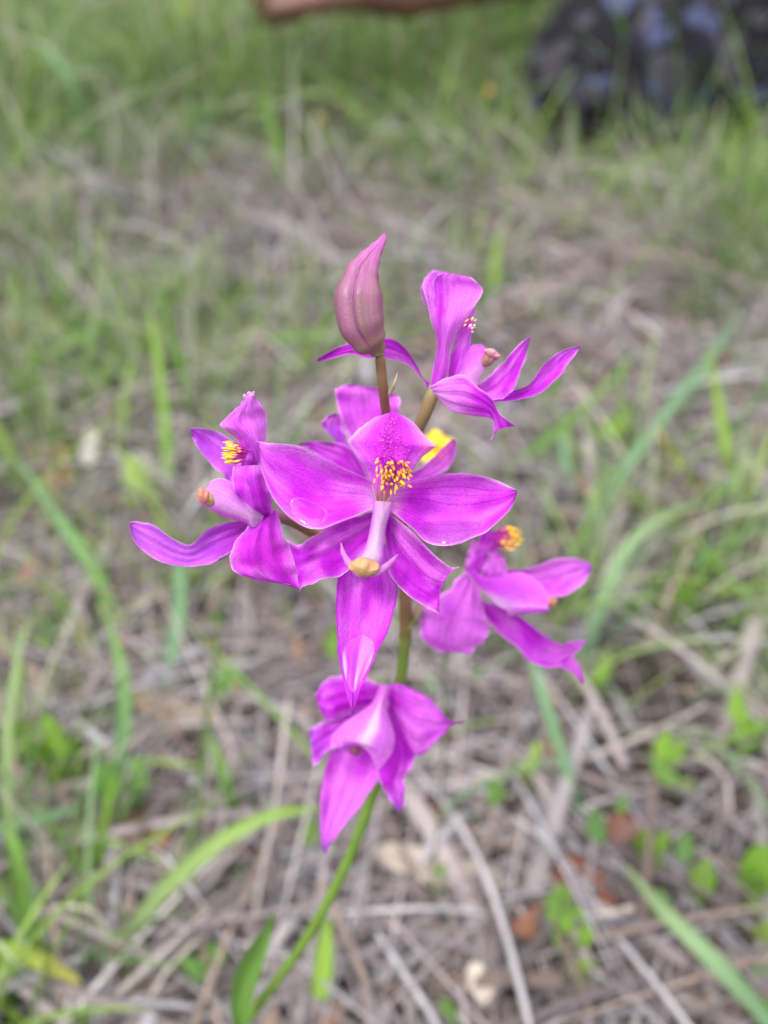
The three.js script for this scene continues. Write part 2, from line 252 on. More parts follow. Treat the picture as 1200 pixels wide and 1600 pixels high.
// fallen leaves and chips
function fallen(name, label, category, x, y, len, wid, yaw, c0, c1, curl = 0.5, roll = 0) {
  const at = G(x, y, 0.014), o = new THREE.Mesh(grid(8, 12, (a, b) => { const w = wid / 2 * Math.pow(Math.sin(Math.PI * (0.03 + 0.94 * b)), 0.7) * (1 + 0.12 * Math.sin(b * 17) + 0.1 * Math.sin(b * 7 + 1)), t = (a - 0.5) * 2; return V(t * w, curl * w * t * t * 0.8 + curl * len * 0.25 * (b - 0.5) * (b - 0.5) * 4 + 0.0006 * Math.sin(b * 25 + t * 5), (b - 0.5) * len); },
    (a, b) => { const k = 0.75 + 0.5 * fbm(a * 4, b * 6, Math.round(x)), c = mix3(c0, c1, clamp(fbm(a * 3 + 5, b * 3, Math.round(y)) * 1.6 - 0.3)); return [c[0] * k, c[1] * k, c[2] * k]; }), dryMat);
  o.name = numbered(name); o.position.copy(at); o.rotation.set(0.25, yaw, roll, 'YXZ'); o.castShadow = o.receiveShadow = true; scene.add(o); return tag(o, label, category);
}
fallen('dead_leaf', 'ochre yellow dead leaf under the green seedlings at lower left', 'dead leaf', 218, 1302, 0.026, 0.016, 1.3, [0.45, 0.27, 0.05], [0.32, 0.17, 0.05], 0.3);
fallen('dead_leaf', 'rust red dead leaf lying behind the blunt straw stub', 'dead leaf', 910, 1395, 0.03, 0.022, 0.6, [0.24, 0.085, 0.05], [0.18, 0.08, 0.055], 0.3);
fallen('dead_leaf', 'small rust red leaf fragment up the slope from the larger rust leaf', 'dead leaf', 970, 1295, 0.022, 0.014, 2.2, [0.22, 0.09, 0.06], [0.18, 0.09, 0.065], 0.3);
fallen('dead_leaf', 'orange-brown dead leaf far left beside the grey twig litter', 'dead leaf', 92, 735, 0.034, 0.02, 0.3, [0.38, 0.19, 0.12], [0.34, 0.2, 0.15], 0.3);
fallen('bark_chip', 'flat cream coloured bark chip lying under the lowest flower on the right', 'bark chip', 690, 1358, 0.058, 0.017, 1.45, [0.50, 0.44, 0.35], [0.40, 0.34, 0.27], 0.12);
fallen('dead_leaf', 'tan curled leaf behind the straw left of the lowest flower', 'dead leaf', 270, 1120, 0.04, 0.017, 1.4, [0.46, 0.36, 0.22], [0.36, 0.27, 0.18], 0.6);
fallen('dead_leaf', 'small cream leaf scrap at the bottom centre right of the thick straw', 'dead leaf', 750, 1540, 0.016, 0.01, 0.4, [0.6, 0.53, 0.43], [0.52, 0.45, 0.37], 0.4);
fallen('dead_leaf', 'pale upright sheath of dead grass left of the upright green blade', 'dead leaf', 142, 705, 0.03, 0.012, 0.1, [0.62, 0.59, 0.54], [0.55, 0.5, 0.45], 0.6);
fallen('dead_leaf', 'reddish brown leaf among straw right of the right-hand flower', 'dead leaf', 925, 770, 0.028, 0.016, 0.9, [0.4, 0.2, 0.15], [0.42, 0.27, 0.2], 0.4);

// seedlings: stem and leaves
const seedLeaf = leafGeo(6, 9, 0.3, 0.5), leafMat = mat({ roughness: 0.55, transmission: 0.28 });
function seedling(label, x, y, h, n, len, wid, c, seed) {
  const at = G(x, y, 0), o = thing('seedling', at, label, 'seedling'), r = rng(seed), top = at.clone().add(V((r() - 0.5) * 0.3 * h, h, (r() - 0.5) * 0.3 * h));
  part('stem', tube([at, at.clone().lerp(top, 0.5).add(V(0.001, 0, 0)), top], [0.0009, 0.0007, 0.0005], [c[0] * 0.9, c[1] * 0.8, c[2]], 8, 6), leafMat, o);
  const cm = new THREE.MeshPhysicalMaterial({ color: new THREE.Color().setRGB(...c), vertexColors: true, roughness: 0.55, transmission: 0.28, side: THREE.DoubleSide });
  for (let i = 0; i < n; i++) {
    const m = new THREE.Mesh(seedLeaf, cm); m.name = i ? 'leaf_' + String(i).padStart(3, '0') : 'leaf'; const f = (i + 0.6) / n, k = 0.75 + 0.45 * r();
    m.position.copy(at).lerp(top, 0.25 + 0.75 * f).sub(at); m.rotation.set(0.35 + 0.75 * r() * (1.2 - f * 0.6), i * 2.4 + r() * 0.8, 0, 'YXZ'); m.scale.set(wid * k * 0.8, len * k * 0.78, len * k * 0.78); m.castShadow = m.receiveShadow = true; o.add(m);
  }
}
const LG = [0.26, 0.48, 0.05], YG = [0.36, 0.54, 0.10], BG = [0.21, 0.43, 0.09];
seedling('small yellow-green seedling with upright leaves right of the bent grey straw', 1028, 1232, 0.022, 4, 0.026, 0.014, LG, 1);
seedling('leafy green seedling at the right edge below the straw loop', 1158, 1425, 0.028, 6, 0.028, 0.014, LG, 2);
seedling('three-leaved seedling just below the rust red leaf', 880, 1500, 0.018, 5, 0.024, 0.015, LG, 3);
seedling('round-leaved seedling at the bottom right of centre', 905, 1555, 0.01, 3, 0.02, 0.015, YG, 4);
seedling('broad-leaved green seedling behind the ochre dead leaf', 200, 1285, 0.022, 5, 0.03, 0.018, BG, 5);
seedling('yellow-green seedling left of the ochre dead leaf', 118, 1240, 0.025, 6, 0.032, 0.013, LG, 6);
seedling('lone flat green seedling in grey straw right of the right-hand flower', 1052, 968, 0.012, 3, 0.026, 0.012, LG, 7);
seedling('pair of pale seedling leaves at the right edge near the bottom corner', 1190, 1500, 0.016, 3, 0.03, 0.012, YG, 8);
seedling('small round seedling left of the lowest flower beside tan straw', 362, 1120, 0.018, 3, 0.024, 0.018, BG, 9);
seedling('pale green rosette behind the left flower column', 226, 800, 0.02, 5, 0.03, 0.02, YG, 10);
seedling('low bright seedling above the bluish blade at lower right', 1000, 1352, 0.014, 4, 0.02, 0.01, LG, 11);
seedling('light green seedling standing in the straw near the yellowing blade', 945, 720, 0.02, 4, 0.034, 0.018, LG, 12);
seedling('small pale seedling low left of the stem foot', 335, 1530, 0.014, 3, 0.024, 0.016, BG, 13);
seedling('yellow-green seedling below the forked petals of the right-hand flower', 920, 1100, 0.02, 4, 0.026, 0.011, LG, 14);
seedling('small seedling among straws right of the lowest flower', 820, 1240, 0.02, 4, 0.022, 0.009, YG, 15);
seedling('green seedling at the far right under the arching yellow-green blade', 1150, 1180, 0.02, 5, 0.026, 0.012, LG, 16);
seedling('tiny seedling by the bark chip', 684, 1412, 0.014, 3, 0.016, 0.008, BG, 17);
seedling('bright seedling right of the rust fragment at the right side', 1080, 1410, 0.014, 4, 0.02, 0.012, LG, 18);
seedling('bushy green seedling low at the left edge under the level bluish blade', 45, 1215, 0.02, 6, 0.03, 0.012, LG, 19);

// yellow wildflowers
function wildflower(label, head, size, c) {
  const foot = V(head.x + 0.006, 0, head.z), o = thing('yellow_wildflower', foot, label, 'wildflower'), q = head.clone(), toC = CAM.clone().sub(q).normalize();
  part('stem', tube([foot, foot.clone().lerp(q, 0.5).add(V(0.004, 0, 0.003)), q], [0.0006, 0.0005, 0.0004], [0.13, 0.2, 0.06], 14, 6), leafMat, o);
  const up = V(0, 1, 0).add(toC.multiplyScalar(0.9)).normalize(), qt = new THREE.Quaternion().setFromUnitVectors(V(0, 0, 1), up);
  for (let i = 0; i < 5; i++) part('petal', leafGeo(4, 6, 0.3, -0.3).applyMatrix4(new THREE.Matrix4().makeScale(size * 0.42, size * 0.5, size * 0.5)).rotateZ(i * 1.2566).applyQuaternion(qt).translate(q.x, q.y, q.z), new THREE.MeshPhysicalMaterial({ color: new THREE.Color().setRGB(...c), roughness: 0.5, side: THREE.DoubleSide, vertexColors: true }), o);
  part('flower_centre', new THREE.SphereGeometry(size * 0.13, 12, 8).translate(q.x, q.y, q.z).translate(up.x * 0.0006, up.y * 0.0006, up.z * 0.0006), new THREE.MeshStandardMaterial({ color: new THREE.Color().setRGB(0.6, 0.35, 0.03), roughness: 0.8 }), o);
}
const YL = [0.85, 0.62, 0.01];
wildflower('bright yellow wildflower showing behind the lip of the middle flower', P(680, 700, -1000), 0.0105, YL);
wildflower('small yellow wildflower near the top edge left of the hand', G(290, 12, 0.10), 0.011, YL);
wildflower('orange-yellow wildflower in the grass below the hand', G(499, 184, 0.05), 0.010, [0.66, 0.36, 0.03]);
wildflower('orange-yellow wildflower left of the dark trouser leg', G(764, 142, 0.07), 0.009, [0.66, 0.36, 0.05]);
// ---------------------------------------------------------------- the orchid
const petalMap = tex(512, (u, v) => { // u across, v along: veins, cells and faint mottling
  const wob = 0.02 * Math.sin(v * 12.566 + u * 9), vein = Math.pow(Math.abs(Math.cos((u + wob + 0.05 * noise2(u * 6, v * 3, 66)) * Math.PI * 9)), 26), side = Math.pow(Math.abs(Math.cos((u * 7 + v * 4 + 2 * noise2(u * 5, v * 5, 4, 5)) * Math.PI)), 30) * 0.3;
  const cell = fbm(u * 90, v * 120, 31, 0, 2), mot = fbm(u * 5, v * 9, 55, 0, 3);
  const fade = noise2(u * 9, v * 6, 91), k = 0.93 + 0.26 * (cell - 0.5) + 0.18 * (mot - 0.5) - (0.02 + 0.11 * fade) * vein - 0.05 * side;
  return [k + 0.02, k - 0.12 * vein * fade, k + 0.02];
});
const petalBump = tex(512, (u, v) => { const wob = 0.02 * Math.sin(v * 12.566 + u * 9), vein = Math.pow(Math.abs(Math.cos((u + wob) * Math.PI * 9)), 8), c = fbm(u * 110, v * 150, 77, 0, 2); const k = 0.5 - 0.22 * vein + 0.5 * (c - 0.5); return [k, k, k]; }, false);
const petalMat = new THREE.MeshPhysicalMaterial({ vertexColors: true, map: petalMap, bumpMap: petalBump, bumpScale: 0.00016, roughness: 0.58, specularIntensity: 0.5, transmission: 0.3, side: THREE.DoubleSide });
const columnMat = mat({ roughness: 0.6, transmission: 0.2, map: petalMap, bumpMap: petalBump, bumpScale: 0.0001 }), stemMat = mat({ roughness: 0.5 }), capMat = mat({ roughness: 0.6 });
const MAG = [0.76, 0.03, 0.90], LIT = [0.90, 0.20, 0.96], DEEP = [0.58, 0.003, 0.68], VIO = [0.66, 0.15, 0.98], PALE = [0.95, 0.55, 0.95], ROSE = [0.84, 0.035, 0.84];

// rows run from base to tip: [leftX, leftY, rightX, rightY, leftZ, middleZ, rightZ, middleShiftX, middleShiftY]
function surface(rows, dz = 0, ruffle = 0, seed = 1) {
  const n = rows.length - 1;
  const f = (s, t) => {
    const x = clamp(t, 0, 1) * n, i = Math.min(n - 1, Math.floor(x)), k = x - i, R = (j) => rows[clamp(j, 0, n)];
    const a = R(i - 1), b = R(i), c = R(i + 1), d = R(i + 2), g = (m) => cr(a[m] || 0, b[m] || 0, c[m] || 0, d[m] || 0, k);
    const lx = g(0), ly = g(1), rx = g(2), ry = g(3), lz = g(4), mz = g(5), rz = g(6), mx = (lx + rx) / 2 + g(7), my = (ly + ry) / 2 + g(8);
    const q = (l, m, r) => l * (2 * s * s - 3 * s + 1) + m * (4 * s - 4 * s * s) + r * (2 * s * s - s);
    const e = Math.abs(s - 0.5) * 2, rf = ruffle * (e * e * Math.sin(t * 21 + seed * 2 + (s > 0.5 ? 1.7 : 0)) * (0.6 + 0.8 * noise2(t * 4, s, seed)) + 1.6 * (fbm(s * 2.5 + seed, t * 4, seed, 0, 2) - 0.5) + 0.35 * Math.sin(s * 21));
    const w = ruffle * 0.55 * e ** 4 * (noise2(t * 13, s * 3, seed + 5) + 0.5 * noise2(t * 31, s * 3, seed + 6) - 0.75);
    return [q(lx, mx, rx) + w, q(ly, my, ry) + w, q(lz, mz, rz) + rf + dz];
  };
  f.at = (s, t) => P(...f(s, t));
  f.normal = (s, t) => { const e = 0.01, a = f.at(Math.min(1, s + e), t).sub(f.at(Math.max(0, s - e), t)), b = f.at(s, Math.min(1, t + e)).sub(f.at(s, Math.max(0, t - e))), n2 = a.cross(b).normalize(); return n2.dot(CAM.clone().sub(f.at(s, t))) < 0 ? n2.negate() : n2; };
  return f;
}
function petal(name, parent, rows, o = {}) {
  const f = surface(rows, o.dz || 0, o.ruffle ?? 5, o.seed || Math.round(rows[1][0])), base = o.base || MAG, tip = o.tip || base, mid = o.mid || MAG;
  const seed = Math.round(rows[1][0] + rows[1][1]);
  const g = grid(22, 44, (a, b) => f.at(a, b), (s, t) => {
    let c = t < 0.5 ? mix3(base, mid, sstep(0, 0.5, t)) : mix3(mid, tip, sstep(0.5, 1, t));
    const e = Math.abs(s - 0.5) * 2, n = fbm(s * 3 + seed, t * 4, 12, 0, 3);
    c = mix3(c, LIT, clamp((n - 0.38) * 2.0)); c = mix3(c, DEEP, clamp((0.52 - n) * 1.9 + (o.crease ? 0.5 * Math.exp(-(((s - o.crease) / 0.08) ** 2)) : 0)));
    c = mix3(c, o.rim || PALE, 0.75 * sstep(0.93, 1, e) + 0.3 * sstep(0.6, 1, e) * n);  // pale margin, with light caught on the petal edge painted in
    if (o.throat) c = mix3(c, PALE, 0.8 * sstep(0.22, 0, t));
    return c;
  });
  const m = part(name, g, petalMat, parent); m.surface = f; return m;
}
const BASE = P(395, 1582, -1130); BASE.y = 0; BASE.x -= 0.006; BASE.z += 0.012;
const orchid = thing('orchid_plant', BASE, 'magenta wild orchid in the foreground with five flowers and one bud', 'orchid');
const stemPts = [BASE.clone(), P(345, 1660, -1330), P(395, 1582, -1130), P(470, 1480, -970), P(532, 1370, -820), P(575, 1262, -690), P(606, 1160, -590), P(626, 1062, -505), P(634, 965, -415), P(630, 890, -345), P(626, 800, -275), P(614, 720, -205), P(603, 645, -140), P(598, 600, -100), P(593, 550, -62)];
{
  const red = [0.20, 0.075, 0.06], olive = [0.24, 0.145, 0.065], green = [0.15, 0.27, 0.035], node = [0.2, 0.12, 0.05];
  const g = tube(stemPts, [0.0017, 0.0016, 0.00138, 0.0013, 0.00125, 0.0012, 0.00115, 0.0011, 0.0013, 0.00098, 0.0010, 0.0009, 0.00078, 0.00085, 0.00085], (b) => {
    const x = b * 14; let c = x < 7.4 ? green : x < 8.2 ? mix3(green, node, sstep(7.4, 8, x)) : mix3(node, red, sstep(8.2, 12, x)); if (x > 12.4) c = mix3(red, olive, sstep(12.4, 13.4, x)); const k = 0.85 + 0.3 * noise2(b * 90, 1, 3); return [c[0] * k, c[1] * k, c[2] * k];
  }, 110, 14, (a) => 1 + 0.05 * Math.cos(a * 6.283 * 5));
  part('stem', g, stemMat, orchid);
  part('bract', ribbonLeaf([P(605, 620, -118), P(613, 606, -100), P(617, 596, -92), P(622, 580, -86)], [7, 8, 5, 1], [0.45, 0.4, 0.25]), capMat, orchid);
  part('bract', ribbonLeaf([P(636, 985, -425), P(650, 965, -405), P(662, 945, -410)], [12, 10, 2], [0.2, 0.2, 0.06]), capMat, orchid);
  const lf = surface([[388, 1612, 366, 1606, -1040, -1060, -1030], [392, 1575, 360, 1570, -1010, -1030, -1000], [404, 1530, 364, 1530, -980, -1000, -965], [420, 1475, 384, 1488, -950, -965, -935], [427, 1440, 412, 1450, -930, -935, -925], [427, 1420, 426, 1421, -915, -915, -915]], 0, 2, 3);
  part('leaf', grid(12, 24, (a, b) => lf.at(a, b), (a) => { const k = Math.abs(a - 0.5) < 0.06 ? 1.15 : 0.95 + 0.08 * Math.cos(a * 40); return [0.15 * k, 0.31 * k, 0.05 * k]; }), mat({ roughness: 0.5, transmission: 0.2 }), orchid);
  part('leaf', ribbon([BASE.clone().add(V(0, 0.002, 0)), P(378, 1640, -1180), P(374, 1600, -1050)], 0.004, [0.14, 0.28, 0.05], [0.15, 0.31, 0.05], 0.1), mat({ roughness: 0.5 }), orchid);
}
function ribbonLeaf(pts, w, c) { const cv = new THREE.CatmullRomCurve3(pts); return tube(pts, w.map((x) => x * 0.5e-4), (b) => { const k = 0.7 + 0.6 * noise2(b * 9, 0, 8); return [c[0] * k, c[1] * k, c[2] * k]; }, 16, 8, () => 1); }
{ // the bud
  const pts = [P(591, 556, -60), P(588, 546, -58), P(577, 530, -48), P(566, 505, -40), P(562, 468, -38), P(567, 430, -40), P(577, 408, -44), P(588, 390, -48), P(597, 377, -50), P(602, 364, -52)];
  const seams = [0.07, 0.40, 0.72];
  const sd = (a, b) => Math.min(...seams.map((s) => { let d = Math.abs(a - s - 0.05 * Math.sin(b * 4)); d = Math.min(d, 1 - d); return d; }));
  const g = tube(pts, [0.0009, 0.0016, 0.0029, 0.0037, 0.0039, 0.0028, 0.00185, 0.00115, 0.0007, 0.0002], (b, a) => {
    let c = b < 0.25 ? mix3([0.24, 0.19, 0.07], [0.23, 0.115, 0.11], sstep(0, 0.25, b)) : mix3([0.25, 0.095, 0.15], [0.46, 0.08, 0.36], sstep(0.3, 0.9, b));
    const n = fbm(a * 12, b * 6, 17, 0, 3), st = fbm(a * 60 + 2 * n, b * 4, 23, 0, 2); c = mix3(c, [0.22, 0.15, 0.09], clamp((n - 0.42) * 2.2) * (1 - b)); c = mix3(c, [0.50, 0.20, 0.40], clamp((0.5 - n) * 2) * sstep(0.2, 0.7, b)); const kk = 0.8 + 0.4 * st; c = [c[0] * kk, c[1] * kk, c[2] * kk];
    return mix3(c, [0.18, 0.03, 0.14], 0.92 * Math.exp(-((sd(a, b) / 0.011) ** 2)) * sstep(0.05, 0.3, b));
  }, 70, 120, (a, b) => 1 + 0.07 * Math.cos(a * 6.283 * 3 + 1) + 0.02 * Math.cos(a * 6.283 * 8 + b * 5) - 0.10 * Math.exp(-((sd(a, b) / 0.022) ** 2)) * sstep(0.05, 0.3, b));
  part('flower_bud', g, new THREE.MeshPhysicalMaterial({ vertexColors: true, roughness: 0.42, bumpMap: petalBump, bumpScale: 0.0001 }), orchid, 'closed purplish bud with a curved pointed tip');
}
function flower(label, at) { const o = new THREE.Group(), w = worldOf(orchid); o.name = 'flower'; o.position.copy(at).sub(w); orchid.add(o); o.userData.label = label; return o; }
function bristles(parent, n, root, tipOf, len, seed, cols, thick = 1.6) { // tuft of club-tipped hairs
  const r = rng(seed), gs = [];
  for (let i = 0; i < n; i++) {
    const q = root(r), t = tipOf(q, r), m = [(q[0] + t[0]) / 2 + (r() - 0.5) * 5, (q[1] + t[1]) / 2 + (r() - 0.5) * 4, (q[2] + t[2]) / 2 + 4], k = thick * (0.8 + 0.5 * r()), c2 = cols[Math.floor(r() * cols.length)];
    gs.push(tube([P(...q), P(...m), P(...t)], [k * 0.4e-4, k * 0.4e-4, k * 0.42e-4, k * 0.5e-4, k * 1.15e-4, k * 1.25e-4, k * 0.45e-4], (b) => b < 0.62 ? mix3([0.45, 0.01, 0.40], [0.55, 0.03, 0.30], b * 1.6) : mix3([0.62, 0.10, 0.16], c2, sstep(0.62, 0.74, b)), 10, 6));
  }
  return part('bristle_tuft', mergeGeometries(gs), capMat, parent);
}
function knob(name, parent, c, rx, ry, rz, z, tilt, col) {
  const g = new THREE.IcosahedronGeometry(1, 4), p = g.attributes.position, cc = [];
  for (let i = 0; i < p.count; i++) { const q = V(p.getX(i), p.getY(i), p.getZ(i)), n = fbm(q.x * 2 + 5, q.y * 2 + q.z * 2, 9, 0, 3), k = 1 + 0.13 * Math.cos(q.x * 6) * (1 - q.y * q.y) + 0.22 * (n - 0.5); p.setXYZ(i, q.x * rx * k * 1e-4, q.y * ry * k * 1e-4, q.z * rz * k * 1e-4); const m = 0.65 + 0.7 * n; cc.push(col[0] * m, col[1] * m, col[2] * m); }
  g.setAttribute('color', new THREE.Float32BufferAttribute(cc, 3)); g.rotateZ(tilt); g.rotateX(-PITCH); g.computeVertexNormals(); const w = P(c[0], c[1], z); g.translate(w.x, w.y, w.z); return part(name, g, capMat, parent);
}
const YE = [[0.80, 0.50, 0.03], [0.82, 0.36, 0.03], [0.70, 0.22, 0.05], [0.85, 0.58, 0.06]];
const pedGreen = [0.30, 0.24, 0.12];
// middle flower, facing the viewer
let drops = [];
{
  const o = flower('large flower facing the viewer in the middle', P(598, 790, 0));
  part('pedicel', tube([P(629, 870, -330), P(620, 835, -170), P(604, 800, -20)], [0.0009, 0.0011, 0.0012], [0.42, 0.12, 0.36], 16, 10), stemMat, o);
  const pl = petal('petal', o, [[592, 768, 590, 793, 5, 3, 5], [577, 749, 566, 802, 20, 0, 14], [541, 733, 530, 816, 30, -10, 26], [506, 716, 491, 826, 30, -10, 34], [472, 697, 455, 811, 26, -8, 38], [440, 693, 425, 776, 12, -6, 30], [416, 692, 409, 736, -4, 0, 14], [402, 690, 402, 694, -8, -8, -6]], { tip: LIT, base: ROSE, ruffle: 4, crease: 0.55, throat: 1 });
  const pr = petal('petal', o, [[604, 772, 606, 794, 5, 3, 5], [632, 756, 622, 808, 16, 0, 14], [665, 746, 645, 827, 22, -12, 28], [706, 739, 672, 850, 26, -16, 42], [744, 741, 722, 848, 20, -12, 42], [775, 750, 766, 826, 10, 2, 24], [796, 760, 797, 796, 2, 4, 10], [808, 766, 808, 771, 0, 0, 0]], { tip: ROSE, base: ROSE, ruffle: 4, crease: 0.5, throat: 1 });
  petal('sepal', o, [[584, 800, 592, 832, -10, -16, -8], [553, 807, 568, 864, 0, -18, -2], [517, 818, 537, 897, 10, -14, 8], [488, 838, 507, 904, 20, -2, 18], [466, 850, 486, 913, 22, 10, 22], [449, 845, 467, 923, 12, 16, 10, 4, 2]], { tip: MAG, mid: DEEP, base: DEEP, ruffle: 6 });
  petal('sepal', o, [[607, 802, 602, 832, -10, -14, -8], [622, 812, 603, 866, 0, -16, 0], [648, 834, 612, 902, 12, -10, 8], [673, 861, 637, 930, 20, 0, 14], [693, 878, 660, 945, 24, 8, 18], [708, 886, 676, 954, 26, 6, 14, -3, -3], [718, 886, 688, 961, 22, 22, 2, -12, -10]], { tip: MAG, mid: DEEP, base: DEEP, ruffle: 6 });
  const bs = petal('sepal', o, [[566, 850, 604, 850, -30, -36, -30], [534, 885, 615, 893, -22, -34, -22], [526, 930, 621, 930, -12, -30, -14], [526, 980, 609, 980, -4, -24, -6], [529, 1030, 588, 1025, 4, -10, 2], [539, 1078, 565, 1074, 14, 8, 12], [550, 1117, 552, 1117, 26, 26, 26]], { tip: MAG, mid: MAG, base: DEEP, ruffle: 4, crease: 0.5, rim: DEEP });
  // the lip: narrow claw rising to a folded triangle, warty down its middle
  const lip = surface([[590, 792, 606, 792, 8, 10, 8], [585, 774, 611, 774, 12, 20, 12], [577, 750, 637, 748, 10, 30, 10], [572, 733, 648, 730, 12, 34, 14], [558, 712, 665, 710, 22, 36, 24, 0, 2], [544, 694, 681, 700, 30, 38, 30, 0, 0], [548, 684, 676, 692, 22, 37, 20, 0, -2], [562, 670, 662, 678, 10, 33, 8, 0, -4], [580, 656, 648, 662, 2, 26, 2, 0, -4], [596, 648, 632, 650, -6, 16, -6, 0, -4]], 0, 4.5, 6);
  part('lip', grid(30, 60, (a, b) => lip.at(a, b), (s, t) => { const e = Math.abs(s - 0.5) * 2, n = fbm(s * 5, t * 7, 5, 0, 3); let c = mix3(MAG, LIT, 0.65 * sstep(0.35, 0.85, e) + 0.3 * (n - 0.4)); c = mix3(c, DEEP, 0.6 * sstep(0.35, 0.1, e) * sstep(0.35, 0.6, t)); if (t < 0.25) c = mix3([0.60, 0.30, 0.20], c, sstep(0.05, 0.25, t)); return mix3(c, PALE, 0.25 * sstep(0.6, 0.85, e) * sstep(0.4, 0.7, t) + 0.55 * sstep(0.85, 1, e)); }), petalMat, o);  // pale lip margin also carries painted light along its curled edge
  const r = rng(5), warts = [];
  for (let i = 0; i < 260; i++) { const t = 0.36 + 0.56 * r(), s = 0.5 + (r() + r() - 1) * (0.30 - 0.16 * (t - 0.36) / 0.5) , q = lip.at(s, t), k = (0.8 + 1.2 * r()) * 1e-4, g = new THREE.IcosahedronGeometry(k, 1); g.translate(q.x, q.y, q.z); const c = mix3([0.42, 0.0, 0.34], [0.82, 0.10, 0.68], r() * r()), n = g.attributes.position.count, a = new Float32Array(n * 3); for (let j = 0; j < n; j++) a.set(c, j * 3); g.setAttribute('color', new THREE.BufferAttribute(a, 3)); warts.push(g); }
  part('wart_patch', mergeGeometries(warts), capMat, o);
  bristles(o, 96, (q) => { const t = q(); return [592 + t * 38, 714 + q() * 38, 34]; }, (q, k) => { const a = (q[0] - 606) * 1.0 + (k() - 0.5) * 26; return [q[0] + a * 0.55, q[1] + 4 + 22 * k() - Math.abs(a) * 0.12, q[2] + 14 + 30 * k()]; }, 1, 44, YE, 1.5);
  // column with two horn-like wings and the anther cap
  const cl = surface([[584, 782, 613, 784, 14, 16, 14], [582, 800, 610, 800, 12, 30, 12], [578, 825, 603, 826, 14, 34, 14], [572, 850, 600, 852, 18, 38, 18], [562, 868, 599, 870, 26, 46, 26], [550, 880, 596, 884, 30, 48, 30], [552, 890, 592, 894, 34, 44, 34]], 0, 0, 2);
  part('column', grid(20, 30, (a, b) => cl.at(a, b), (s, t) => { const e = Math.abs(s - 0.5) * 2; let c = mix3([0.74, 0.42, 0.70], [0.80, 0.56, 0.78], sstep(0.1, 0.5, t)); c = mix3(c, MAG, 0.75 * sstep(0.6, 1, e)); return mix3(c, [0.85, 0.66, 0.75], 0.5 * sstep(0.7, 1, t) * (1 - e)); }), columnMat, o);
  part('column_wing', tube([P(533, 849, 34), P(537, 866, 46), P(548, 883, 56), P(562, 897, 56), P(574, 902, 50)], [0.00012, 0.0004, 0.0006, 0.0006, 0.00015], (b) => mix3([0.75, 0.30, 0.72], [0.7, 0.2, 0.7], b), 20, 8), columnMat, o);
  part('column_wing', tube([P(621, 867, 30), P(612, 877, 40), P(601, 887, 50), P(588, 896, 54), P(574, 902, 50)], [0.00012, 0.0004, 0.00055, 0.0005, 0.00015], (b) => mix3([0.75, 0.30, 0.72], [0.7, 0.2, 0.7], b), 20, 8), columnMat, o);
  knob('hole_shade_knob', o, [569, 886], 21, 15, 16, 58, -0.12, [0.52, 0.30, 0.13]);
  drops = [[pl.surface, 0.80, 0.475, 0.18, 0.12, 'clear water drop at the lower edge of the left petal of the middle flower'], [pr.surface, 0.82, 0.50, 0.155, 0.16, 'clear water drop at the lower edge of the right petal of the middle flower'], [bs.surface, 0.5, 0.70, 0.47, 0.17, 'film of water covering the pointed end of the lowest sepal of the middle flower']];
}
